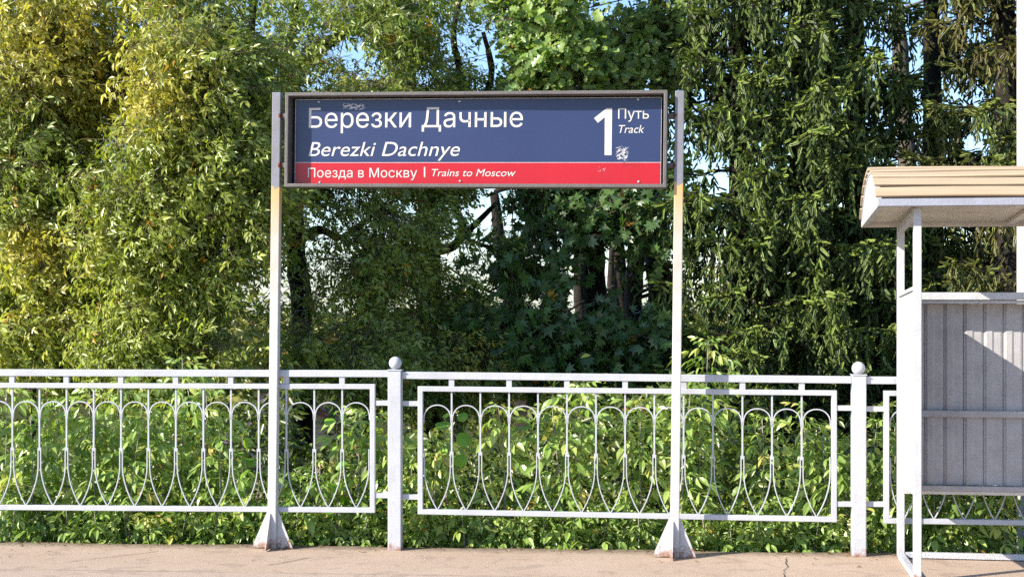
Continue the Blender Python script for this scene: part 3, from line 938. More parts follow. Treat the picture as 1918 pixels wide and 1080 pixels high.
def lobed(r, L=0.11, w=0.075, lobes=4):
    """oak-like leaf with rounded lobes"""
    v = [(0, 0, 0)]; top = []
    for k in range(lobes):
        t = (k + 0.6) / lobes
        ww = w / 2 * (0.45 + 0.6 * math.sin(math.pi * min(1, t * 0.85)))
        top.append((L * (t - 0.06), ww, 0.12 * w)); top.append((L * (t + 0.12), ww * 0.55, 0.05 * w))
    v += top; v.append((L, 0, -0.1 * L)); v += [(x, -y, z) for x, y, z in reversed(top)]
    c = len(v); v.append((L * 0.5, 0, -0.03 * L))
    f = [(i, c, (i + 1) % c) for i in range(c)]
    return np.array(v), [q[::-1] for q in f]

def palmate(r, L=0.13):
    """maple leaf: five pointed lobes"""
    ang = [-2.1, -1.55, -1.1, -0.78, -0.42, -0.22, 0, 0.22, 0.42, 0.78, 1.1, 1.55, 2.1]
    rad = [0.42, 0.66, 0.42, 0.88, 0.5, 0.62, 1.0, 0.62, 0.5, 0.88, 0.42, 0.66, 0.42]
    v = [(0, 0, 0)] + [(L * (0.1 + q * math.cos(a) * 0.9), L * q * math.sin(a) * 0.95, -0.10 * L * q * q + r.uniform(-.03, .03) * L) for a, q in zip(ang, rad)]
    f = [(0, i, i + 1) for i in range(1, len(v) - 1)]
    return np.array(v), f

def spruce_shoot(r, L=0.10, w=0.030, k=6):
    """finger-shaped spruce shoot along +X: three crossed brushes of needles and single needles sticking out"""
    v, f = [], []
    for a in (0.3, 1.85):
        d = np.array([0.0, math.cos(a), math.sin(a)]) * w / 2; o = len(v)
        v += [(0, 0, 0)] + [tuple(d * q + (L * x, 0, 0)) for x, q in ((.2, 1.0), (.85, .7))] + [(L, 0, 0)] + [tuple(-d * q + (L * x, 0, 0)) for x, q in ((.8, .75), (.16, .95))]
        f += [(o, o + 1, o + 5), (o + 1, o + 2, o + 4, o + 5), (o + 2, o + 3, o + 4)]
    for i in range(k):
        t = (i + r.uniform(0, .8)) / k; a = i * 2.4 + r.uniform(-.4, .4)
        ln = w * .75 * (1.1 - 0.4 * t) * r.uniform(.85, 1.25)
        d = np.array([0.0, math.cos(a), math.sin(a)]); p = np.array([L * t * 0.9, 0, 0]); q = 0.005
        o = len(v)
        v += [tuple(p + (-q, 0, 0)), tuple(p + (q, 0, 0)), tuple(p + d * ln + (ln * 0.9, 0, 0))]
        f.append((o, o + 1, o + 2))
    return np.array(v), f

class Cloud:
    """gathers leaf placements for one crown, then writes them as one mesh"""
    def __init__(self): self.pos, self.axis, self.nrm, self.sc, self.col = [], [], [], [], []
    def put(self, pos, axis, nrm, sc, col):
        self.pos.append(pos); self.axis.append(axis); self.nrm.append(nrm); self.sc.append(sc); self.col.append(col)
    def arrays(self):
        return [np.concatenate(x) for x in (self.pos, self.axis, self.nrm, self.sc, self.col)]

def np_mesh(name, V, tri, quad, cols=None, matidx=None):
    me = bpy.data.meshes.new(name)
    me.vertices.add(len(V)); me.vertices.foreach_set("co", V.astype(np.float32).ravel())
    nl = tri.size + quad.size
    me.loops.add(nl)
    me.loops.foreach_set("vertex_index", np.concatenate([tri.ravel(), quad.ravel()]).astype(np.int32))
    nf = len(tri) + len(quad)
    me.polygons.add(nf)
    starts = np.concatenate([np.arange(len(tri)) * 3, tri.size + np.arange(len(quad)) * 4]).astype(np.int32)
    me.polygons.foreach_set("loop_start", starts)
    if matidx is not None: me.polygons.foreach_set("material_index", matidx.astype(np.int32))
    me.update(calc_edges=True)
    if cols is not None:
        at = me.color_attributes.new("Col", 'FLOAT_COLOR', 'POINT')
        at.data.foreach_set("color", np.concatenate([cols, np.ones((len(cols), 1))], 1).astype(np.float32).ravel())
    return me

def stamp(templates, pos, axis, nrm, sc, col, r):
    """copies leaf templates to every placement; returns verts, tris, quads, colours"""
    axis = unit(axis); y = unit(np.cross(nrm, axis)); z = np.cross(axis, y)
    B = np.stack([axis, y, z], 2) * sc[:, None, None]
    pick = r.integers(0, len(templates), len(pos))
    Vs, Ts, Qs, Cs = [], [], [], []; off = 0
    for k, (tv, tf) in enumerate(templates):
        m = np.nonzero(pick == k)[0]
        if len(m) == 0: continue
        V = np.einsum('nij,vj->nvi', B[m], tv) + pos[m][:, None, :]
        nv = len(tv)
        base = (np.arange(len(m)) * nv + off)[:, None, None]
        t3 = np.array([f for f in tf if len(f) == 3]); t4 = np.array([f for f in tf if len(f) == 4])
        if len(t3): Ts.append((t3[None] + base).reshape(-1, 3))
        if len(t4): Qs.append((t4[None] + base).reshape(-1, 4))
        Vs.append(V.reshape(-1, 3)); Cs.append(np.repeat(col[m], nv, 0)); off += nv * len(m)
    V = np.concatenate(Vs); C = np.concatenate(Cs)
    T = np.concatenate(Ts) if Ts else np.zeros((0, 3), int); Q = np.concatenate(Qs) if Qs else np.zeros((0, 4), int)
    return V, T, Q, C

def thin_sticks(A, Bp, ra, rb):
    """many thin three-sided sticks from A to B"""
    d = unit(Bp - A); up = np.where(np.abs(d[:, 2:3]) < .9, np.array([[0, 0, 1.0]]), np.array([[1.0, 0, 0]]))
    u = unit(np.cross(d, up)); w = np.cross(d, u); n = len(A)
    V = np.empty((n, 6, 3))
    for k in range(3):
        a = 2.0944 * k; q = u * math.cos(a) + w * math.sin(a)
        V[:, k] = A + q * np.reshape(ra, (-1, 1)); V[:, 3 + k] = Bp + q * np.reshape(rb, (-1, 1))
    base = (np.arange(n) * 6)[:, None, None]
    Q = (np.array([(0, 1, 4, 3), (1, 2, 5, 4), (2, 0, 3, 5)])[None] + base).reshape(-1, 4)
    return V.reshape(-1, 3), Q

def px_of(p):
    return CX + p[:, 0] / p[:, 1] * F, HY - (p[:, 2] - EYE) / p[:, 1] * F

# gaps in the foliage where the sky or the far side shows: (px, py, rx, ry, share of the leaves missing)
GAPS = [(650, 85, 55, 34, .95), (590, 150, 45, 26, .9), (700, 120, 30, 24, .7), (560, 60, 30, 20, .5),
        (600, 470, 62, 80, .5), (640, 560, 36, 40, .5), (575, 400, 30, 34, .6), (620, 600, 50, 20, .6), (550, 540, 26, 60, .6),
        (850, 90, 40, 34, .75), (905, 55, 30, 40, .7), (930, 120, 40, 40, .8), (775, 150, 30, 22, .8), (960, 20, 20, 20, .6),
        (1075, 150, 20, 22, .92), (1240, 85, 16, 18, .9), (1240, 10, 20, 16, .85), (1215, 140, 10, 14, .7),
        (835, 470, 30, 26, .88), (905, 390, 34, 40, .75), (900, 480, 30, 40, .7), (1000, 560, 28, 22, .85), (960, 420, 22, 26, .6), (760, 540, 30, 20, .6),
        (245, 130, 9, 14, .9), (370, 300, 30, 14, .9), (300, 295, 16, 10, .8), (395, 440, 42, 30, .9), (370, 470, 30, 14, .7), (480, 530, 14, 24, .7), (480, 50, 18, 18, .8),
        (1145, 510, 18, 34, .75), (1178, 570, 36, 34, .8), (1090, 560, 30, 40, .85), (1210, 520, 14, 50, .85), (1120, 500, 60, 30, .6), (1068, 405, 14, 12, .8), (1225, 410, 14, 20, .6),
        (1665, 95, 15, 34, .97), (1718, 90, 14, 30, .97), (1780, 20, 14, 24, .95), (1825, 55, 26, 26, .9), (1720, 195, 12, 34, .95), (1690, 210, 10, 18, .9),
        (1830, 265, 30, 26, .9), (1730, 140, 8, 14, .8), (1680, 300, 20, 14, .9), (1640, 135, 8, 14, .8),
        (1330, 480, 26, 30, .7), (1310, 560, 16, 30, .6), (1440, 440, 8, 10, .8), (1470, 510, 14, 10, .8), (1510, 75, 12, 20, .8), (1560, 45, 8, 10, .8), (1555, 465, 14, 10, .7),
        (585, 775, 40, 50, .85), (600, 740, 30, 30, .7)]
_g = random.Random(99)
for _ in range(95):
    GAPS.append((_g.uniform(500, 1010), _g.uniform(0, 620), _g.uniform(7, 21), _g.uniform(7, 18), .93))
for _ in range(26):
    GAPS.append((_g.uniform(1010, 1290), _g.uniform(330, 620), _g.uniform(7, 16), _g.uniform(7, 18), .9))
for _ in range(26):
    GAPS.append((_g.uniform(1290, 1900), _g.uniform(0, 560), _g.uniform(6, 13), _g.uniform(7, 16), .9))
for _ in range(16):
    GAPS.append((_g.uniform(230, 500), _g.uniform(0, 480), _g.uniform(6, 14), _g.uniform(6, 12), .9))
def gap_keep(pos, r, share=1.0):
    px, py = px_of(pos)
    keep = np.ones(len(pos), bool)
    j = r.normal(0, 1, (len(pos), 2))
    wob = .45 * np.sin(px * .11 + 1.3 * np.sin(py * .07)) + .45 * np.sin(py * .13 + 1.7 * np.sin(px * .06))
    for (x, y, rx, ry, k) in GAPS:
        inside = ((px + j[:, 0] * 4 - x) / rx) ** 2 + ((py + j[:, 1] * 4 - y) / ry) ** 2 + wob * .6 < 1
        keep &= ~(inside & (r.random(len(pos)) < k * share))
    return keep

def field(p, seed, scale):
    """smooth pseudo-noise in -1..1 for colour drifts and clumping"""
    q = np.random.default_rng(seed); out = 0
    for k in range(5):
        w = unit(q.normal(0, 1, 3)) * scale * q.uniform(.6, 1.8)
        out = out + np.sin(p @ w + q.uniform(0, 6.28))
    return out / 3.2

def limb_mesh(limbs, mat, name, parent, n=8):
    """limbs: lists of (Vector, radius); smoothed, slightly crooked tubes in one trunk mesh"""
    mb = MB()
    for L in limbs:
        pts, rad = [], []
        for i in range(len(L) - 1):
            p0 = L[max(i - 1, 0)][0]; p1, r1 = L[i]; p2, r2 = L[i + 1]; p3 = L[min(i + 2, len(L) - 1)][0]
            st = 4
            for k in range(st):
                t = k / st
                q = 0.5 * ((2 * p1) + (p2 - p0) * t + (2 * p0 - 5 * p1 + 4 * p2 - p3) * t * t + (3 * p1 - p0 - 3 * p2 + p3) * t ** 3)
                rr_ = r1 + (r2 - r1) * t
                q = q + Vector((rnd.uniform(-1, 1), rnd.uniform(-1, 1), 0)) * rr_ * 0.18
                pts.append(q); rad.append(rr_ * rnd.uniform(.94, 1.08))
        pts.append(L[-1][0]); rad.append(L[-1][1])
        mb.tube(pts, rad, n)
    return mb.build(name, mat, parent)

def resample(limbs, step=0.25):
    out = []
    for L in limbs:
        for (a, ra_), (b, rb2) in zip(L, L[1:]):
            m = max(1, int((b - a).length / step))
            for k in range(m): out.append(((a.lerp(b, k / m)), ra_ + (rb2 - ra_) * k / m))
        out.append(L[-1])
    return np.array([p[0][:] for p in out]), np.array([p[1] for p in out])

def broadleaf(name, label, cat, group, limbs, clusters, templates, leaf_sc, shoots, per_shoot, shoot_len, droop, colour, seed, bark, radius=0.36, limb_r=0.009, face_cam=0.5):
    """clusters: (n,3) centres of leaf clumps. Every clump hangs on a branch grown from the nearest limb."""
    r = np.random.default_rng(seed)
    root = limbs[0][0][0]
    t = tag(empty(name, root), label, cat, group)
    inv = Vector((-root.x, -root.y, -root.z))
    o = limb_mesh(limbs, bark, 'trunk', t); o.location = inv
    NP, NR = resample(limbs)
    n = len(clusters)
    # branch from limb to clump
    d2 = ((clusters[:, None] - NP[None]) ** 2).sum(2) + (np.maximum(0, NP[None, :, 2] - clusters[:, None, 2]) * 0.6) ** 2
    at = NP[d2.argmin(1)]
    span = np.linalg.norm(clusters - at, axis=1, keepdims=True)
    m1 = at + (clusters - at) * .35 + r.normal(0, .09, (n, 3)) * span + np.array([0, 0, .10]) * span
    m2 = at + (clusters - at) * .70 + r.normal(0, .09, (n, 3)) * span + np.array([0, 0, .08]) * span
    keepb = gap_keep(m1, r, .8) & gap_keep(m2, r, .8)
    at, m1, m2, ce = at[keepb], m1[keepb], m2[keepb], clusters[keepb]; w_ = np.full(len(at), limb_r)
    V0, Q0 = thin_sticks(at, m1, w_, w_ * .75)
    V1, Q1 = thin_sticks(m1, m2, w_ * .75, w_ * .55)
    V1, Q1 = np.concatenate([V0, V1]), np.concatenate([Q0, Q1 + len(V0)])
    V2, Q2 = thin_sticks(m2, ce, w_ * .55, w_ * .3)
    # shoots in each clump
    c = np.repeat(clusters, shoots, 0); m = len(c)
    d = unit(r.normal(0, 1, (m, 3)) * np.array([1, .9, .65]))
    s0 = c + d * radius * r.uniform(0, .35, (m, 1))
    dirs = unit(d + np.array([0, 0, -droop]) * r.uniform(.3, 1.2, (m, 1)) + r.normal(0, .25, (m, 3)))
    ln = shoot_len * r.uniform(.6, 1.3, (m, 1))
    s1 = s0 + d * radius * .5 + dirs * ln
    k = gap_keep((s0 + s1) / 2, r)
    c, d, s0, s1, dirs = c[k], d[k], s0[k], s1[k], dirs[k]; m = len(c)
    V3, Q3 = thin_sticks(s0, s1, np.full(m, .0032), np.full(m, .0014))
    # leaves along the shoots
    tt = np.tile(np.linspace(.25, 1.0, per_shoot), m)[:, None]
    A = np.repeat(s0, per_shoot, 0); Bq = np.repeat(s1, per_shoot, 0)
    pos = A + (Bq - A) * tt
    dd = np.repeat(dirs, per_shoot, 0)
    N_ = len(pos)
    side = unit(np.cross(dd, r.normal(0, 1, (N_, 3))))
    axis = unit(dd * .5 + side * .9 + np.array([0, 0, -droop * .7]) * r.uniform(.2, 1.3, (N_, 1)))
    outw = unit(SUNV * 1.1 + np.array([0, -face_cam, .3]) + np.repeat(d, per_shoot, 0) * .5 + r.normal(0, .65, (N_, 3)))
    k = gap_keep(pos, r, .8)
    pos, axis, outw = pos[k], axis[k], outw[k]; N_ = len(pos)
    sc = leaf_sc * r.uniform(.55, 1.35, N_)
    col = colour(pos, r)
    V4, T4, Q4, C4 = stamp(templates, pos, axis, outw, sc, col, r)
    o1, o2, o3 = len(V4), len(V4) + len(V1), len(V4) + len(V1) + len(V2)
    V = np.concatenate([V4, V1, V2, V3]); Q = np.concatenate([Q4, Q1 + o1, Q2 + o2, Q3 + o3])
    C = np.concatenate([C4, np.full((len(V1) + len(V2) + len(V3), 3), .1)])
    mi = np.concatenate([np.zeros(len(T4) + len(Q4)), np.ones(len(Q1) + len(Q2) + len(Q3))])
    me = np_mesh('crown', V, T4, Q, C, mi)
    me.materials.append(M['leaf']); me.materials.append(M['twig'])
    cr = link('crown', me, t); cr.location = inv; cr["kind"] = "stuff"
    return t

def blobs(r, spec, n, seed=0, clump=0.0):
    """sample n points in ellipsoids given as (px, py, Z, rx_px, ry_px, rZ_m, weight), thinned by a clumping field"""
    w = np.array([s[6] * s[3] * s[4] for s in spec], float); w /= w.sum()
    out = []
    while sum(len(x) for x in out) < n:
        k = r.choice(len(spec), n, p=w)
        sp = np.array([s[:6] for s in spec])[k]
        u = unit(r.normal(0, 1, (n, 3))) * r.random((n, 1)) ** (1 / 2.4)
        px, py, Z = sp[:, 0] + u[:, 0] * sp[:, 3], sp[:, 1] + u[:, 1] * sp[:, 4], sp[:, 2] + u[:, 2] * sp[:, 5]
        p = np.stack([(px - CX) / F * Z, Z, EYE + (HY - py) / F * Z], 1)
        if clump: p = p[field(p, seed, 3.2) > clump * (r.random(len(p)) * 1.4 - 0.9)]
        p = p[p[:, 2] > -0.9]
        out.append(p)
    return np.concatenate(out)[:n]

def pix(*pts): return [(P(x, y, Z), r_) for (x, y, Z, r_) in pts]
def foot(px, Z, r_):
    q = P(px, HY, Z); return (Vector((q.x, q.y, ground_h(Z) - 0.1)), r_)

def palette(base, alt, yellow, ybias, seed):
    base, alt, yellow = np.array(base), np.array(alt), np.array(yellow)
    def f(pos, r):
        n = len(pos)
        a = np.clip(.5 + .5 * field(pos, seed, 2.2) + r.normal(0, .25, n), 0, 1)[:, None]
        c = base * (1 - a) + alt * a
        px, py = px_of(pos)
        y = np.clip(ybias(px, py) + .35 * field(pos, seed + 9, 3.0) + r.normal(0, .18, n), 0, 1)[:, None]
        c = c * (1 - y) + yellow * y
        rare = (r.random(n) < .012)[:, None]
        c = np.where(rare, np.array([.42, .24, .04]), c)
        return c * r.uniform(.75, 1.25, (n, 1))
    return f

r0 = random.Random(5)
ASH = [compound(r0, 1 + k % 2, 0.125, (0.060, 0.0235), 0.9) for k in range(8)]
OAK = [lobed(r0, 0.10 * q, 0.066 * q, 3) for q in (.8, 1, 1.1)]
MAPLE = [palmate(r0, 0.09) for _ in range(5)]

# ---- ash-leaved maples on the left
def yb_left(px, py):
    a = np.exp(-(((px - 130) / 190) ** 2 + ((py - 90) / 170) ** 2)) * .85
    b = np.exp(-(((px - 50) / 75) ** 2 + ((py - 450) / 55) ** 2)) * .9
    c = np.exp(-(((px - 260) / 110) ** 2 + ((py - 190) / 70) ** 2)) * .35
    return a + b + c - .17
pal_left = palette((.19, .25, .045), (.31, .36, .07), (.64, .52, .09), yb_left, 21)
r1 = np.random.default_rng(101)
limbsA = [[foot(372, 13.6, .15), *pix((378, 600, 13.6, .13), (392, 380, 13.6, .11), (385, 200, 13.5, .085), (345, 40, 13.4, .07), (310, -150, 13.3, .05))],
          pix((392, 400, 13.6, .08), (300, 330, 13.5, .05), (200, 210, 13.7, .035), (120, 80, 13.9, .02)),
          pix((388, 330, 13.6, .07), (440, 230, 13.2, .05), (470, 60, 13.1, .035), (480, -120, 13.1, .02)),
          pix((378, 560, 13.6, .07), (260, 520, 13.4, .045), (120, 450, 13.5, .03), (20, 400, 13.7, .02)),
          pix((390, 260, 13.5, .06), (280, 100, 13.5, .04), (200, -60, 13.6, .025)),
          pix((378, 620, 13.6, .06), (300, 600, 13.2, .04), (180, 590, 13.3, .025)),
          pix((385, 500, 13.6, .05), (400, 470, 12.9, .03), (350, 430, 12.5, .02))]
clA = blobs(r1, [(120, 95, 13.1, 200, 165, .7, 1.2), (330, 125, 12.4, 190, 175, .7, 1), (110, 310, 13.2, 190, 150, .6, 1.0), (310, 370, 12.7, 200, 160, .6, 1),
                 (130, 550, 13.6, 200, 170, .6, 1.0), (350, 590, 13.1, 180, 150, .6, 1.0), (440, 290, 12.5, 80, 220, .5, .8)], 720, 31, .65)
broadleaf('ash_leaved_maple', 'large yellow green maple with drooping leaves filling the left of the picture', 'tree', None,
          limbsA, clA, ASH, 1.0, 15, 5, .19, .6, pal_left, 1, M['bark'], .30)

def yb_mid(px, py):
    return np.exp(-(((px - 900) / 120) ** 2 + ((py - 680) / 50) ** 2)) * .5 + np.exp(-(((px - 510) / 60) ** 2 + ((py - 160) / 60) ** 2)) * .4 - .28
pal_mid = palette((.19, .26, .050), (.30, .36, .075), (.60, .47, .08), yb_mid, 22)
limbsB = [[foot(566, 14.8, .13), *pix((566, 640, 14.8, .11), (556, 480, 14.8, .10), (548, 300, 14.8, .085), (545, 180, 14.8, .075), (580, 110, 14.7, .06), (640, 65, 14.6, .05), (700, 25, 14.5, .04), (745, -30, 14.4, .03))],
          pix((548, 260, 14.8, .07), (530, 140, 14.8, .05), (548, 60, 14.8, .045), (560, -80, 14.8, .03)),
          pix((556, 450, 14.8, .06), (600, 430, 14.6, .045), (640, 445, 14.5, .03), (700, 400, 14.3, .02)),
          pix((552, 380, 14.8, .05), (590, 330, 14.4, .035), (660, 300, 14.2, .025))]
clB = blobs(r1, [(660, 250, 14.2, 160, 130, .9, 1), (560, 130, 14.5, 110, 120, .8, .9), (730, 70, 14.3, 130, 110, .9, 1.1), (540, 350, 14.3, 90, 170, .7, .7),
                 (700, 460, 14.2, 110, 130, .8, .9), (640, 660, 13.8, 160, 70, .7, 1), (590, 520, 14.2, 80, 130, .6, .75), (620, -20, 14.5, 200, 60, .8, .6)], 370, 32, .5)
broadleaf('ash_leaved_maple', 'green maple with an arching bare limb above the left end of the sign', 'tree', None,
          limbsB, clB, ASH, 1.0, 13, 5, .24, .7, pal_mid, 2, M['bark'], .36)

limbsC = [[foot(806, 15.6, .14), *pix((806, 640, 15.6, .12), (808, 520, 15.6, .11), (800, 400, 15.6, .095), (780, 260, 15.6, .08), (765, 100, 15.5, .06), (770, -60, 15.4, .04))],
          pix((808, 470, 15.6, .06), (850, 460, 15.5, .05), (868, 430, 15.4, .045), (850, 390, 15.3, .035), (830, 350, 15.2, .02)),
          pix((868, 440, 15.4, .045), (900, 410, 15.3, .03), (930, 380, 15.2, .02)),
          pix((800, 400, 15.6, .06), (870, 250, 15.3, .045), (920, 150, 15.2, .035), (905, 60, 15.1, .02)),
          pix((785, 300, 15.6, .06), (860, 170, 15.4, .04), (850, 60, 15.2, .03), (880, -60, 15.1, .02))]
clC = blobs(r1, [(800, 240, 15.1, 120, 140, .8, 1), (880, 100, 15.0, 100, 110, .8, .8), (850, 430, 15.0, 110, 110, .8, .9), (760, 520, 14.9, 110, 100, .7, .8),
                 (880, 570, 14.9, 110, 90, .7, 1), (820, 670, 14.6, 150, 60, .6, .9), (850, -20, 15.2, 130, 60, .7, .6)], 290, 33, .5)
broadleaf('ash_leaved_maple', 'green maple with forked dark trunk below the middle of the sign', 'tree', None,
          limbsC, clC, ASH, 1.0, 12, 5, .24, .7, pal_mid, 3, M['bark'], .36)

# ---- oak at the top centre, lit by the sun
pal_oak = palette((.15, .25, .05), (.27, .36, .10), (.30, .30, .04), lambda px, py: px * 0 - .32, 23)
limbsD = [[foot(1236, 15.9, .17), *pix((1236, 640, 15.9, .145), (1232, 500, 15.9, .13), (1218, 420, 15.9, .12), (1228, 300, 15.9, .11), (1236, 150, 15.9, .095), (1230, 0, 15.8, .075), (1215, -160, 15.7, .05))],
          pix((1218, 420, 15.9, .09), (1192, 330, 15.8, .075), (1150, 220, 15.5, .055), (1110, 110, 15.2, .04), (1080, 20, 15.0, .025)),
          pix((1234, 200, 15.9, .07), (1262, 90, 15.8, .05), (1290, -20, 15.7, .035)),
          pix((1170, 280, 15.6, .05), (1060, 200, 15.1, .04), (1000, 110, 14.8, .025))]
clD = blobs(r1, [(1060, 90, 14.5, 110, 90, .6, 1.2), (1150, 60, 14.7, 110, 110, .7, 1.1), (1230, 60, 15.0, 70, 110, .7, .7), (1020, 20, 14.6, 80, 60, .6, .7), (1120, -120, 14.9, 180, 110, .8, .8),
                 (1010, 170, 14.9, 60, 40, .5, .5), (1230, 300, 15.5, 50, 120, .4, .35)], 250, 34, .45)
broadleaf('oak_tree', 'bright green oak with lobed leaves above the right half of the sign', 'tree', None,
          limbsD, clD, OAK, 1.0, 12, 5, .17, .25, pal_oak, 4, M['bark'], .34)

# ---- dark Norway maples under the canopy
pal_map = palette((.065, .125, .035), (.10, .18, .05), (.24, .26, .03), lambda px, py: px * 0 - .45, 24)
limbsE = [[foot(1122, 15.3, .15), *pix((1122, 680, 15.3, .135), (1118, 560, 15.3, .125), (1112, 460, 15.3, .115), (1105, 340, 15.3, .10), (1100, 200, 15.3, .08), (1095, 60, 15.3, .06))],
          pix((1112, 470, 15.3, .05), (1060, 400, 15.0, .035), (1000, 370, 14.7, .02)),
          pix((1106, 380, 15.3, .05), (1150, 400, 15.0, .03), (1190, 380, 14.7, .02)),
          pix((1118, 600, 15.3, .04), (1040, 610, 14.9, .025), (970, 640, 14.6, .015))]
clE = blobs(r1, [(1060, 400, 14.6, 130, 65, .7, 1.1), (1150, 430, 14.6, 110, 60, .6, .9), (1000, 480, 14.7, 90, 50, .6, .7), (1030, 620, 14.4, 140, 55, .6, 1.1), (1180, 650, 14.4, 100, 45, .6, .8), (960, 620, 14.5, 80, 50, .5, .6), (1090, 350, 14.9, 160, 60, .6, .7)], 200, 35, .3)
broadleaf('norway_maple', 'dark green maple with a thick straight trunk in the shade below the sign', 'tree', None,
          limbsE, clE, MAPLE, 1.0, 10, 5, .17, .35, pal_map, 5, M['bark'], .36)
limbsF = [[foot(1034, 14.9, .055), *pix((1034, 690, 14.9, .05), (1030, 620, 14.9, .045), (1036, 520, 14.8, .035), (1040, 420, 14.7, .02))]]
clF = blobs(r1, [(1020, 640, 14.4, 90, 40, .5, 1), (1040, 560, 14.5, 70, 60, .5, .6)], 50, 36)
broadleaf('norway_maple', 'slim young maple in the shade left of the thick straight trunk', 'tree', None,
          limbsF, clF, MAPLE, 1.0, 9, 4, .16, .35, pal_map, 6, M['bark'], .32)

# ---- bare dark trunks deeper in the wood
def bare(name, label, pts, Z, bark, group='dark trunks in the wood'):
    L = [foot(pts[0][0], Z, pts[0][2])] + pix(*[(x, y, Z, q) for (x, y, q) in pts])
    t = tag(empty(name, L[0][0]), label, 'tree', group)
    o = limb_mesh([L], bark, 'trunk', t); o.location = -L[0][0]
    side = []
    for k in range(5):
        a = L[1 + k % (len(L) - 1)][0]
        s = rnd.choice((-1, 1))
        side.append([(a, .03), (a + Vector((s * .35, rnd.uniform(-.2, .2), .12)), .02), (a + Vector((s * .8, rnd.uniform(-.3, .3), .4)), .008)])
    for q in side:
        o = limb_mesh([q], bark, 'limb', t, 5); o.location = -L[0][0]
    return t
bare('bare_trunk', 'slim trunk just left of the thick straight dark trunk', [(1088, 690, .07), (1086, 560, .065), (1082, 460, .06), (1080, 300, .055)], 18.0, M['bark'])
bare('bare_trunk', 'thin dark trunk between the thick trunk and the oak', [(1163, 690, .075), (1162, 560, .07), (1160, 440, .065), (1152, 250, .06)], 17.5, M['bark'])
bare('bare_trunk', 'dark trunk close on the left of the oak', [(1190, 690, .11), (1188, 560, .105), (1190, 460, .10), (1180, 300, .09)], 17.0, M['bark'])
bare('bare_trunk', 'grey trunk seen thinly between two dark trunks left of the oak', [(1142, 690, .05), (1144, 560, .045), (1146, 440, .04), (1150, 300, .035)], 20.0, M['bark'])
bare('bare_trunk', 'stout dark leaning stump-like trunk below the middle of the sign', [(985, 700, .14), (978, 620, .12), (962, 560, .10), (940, 470, .07), (925, 360, .05)], 16.8, M['bark'])
bare('bare_trunk', 'sunlit brown trunk above the roof of the shelter', [(1702, 600, .13), (1700, 300, .12), (1690, 170, .11), (1680, 20, .10)], 19.5, M['bark_pale'])

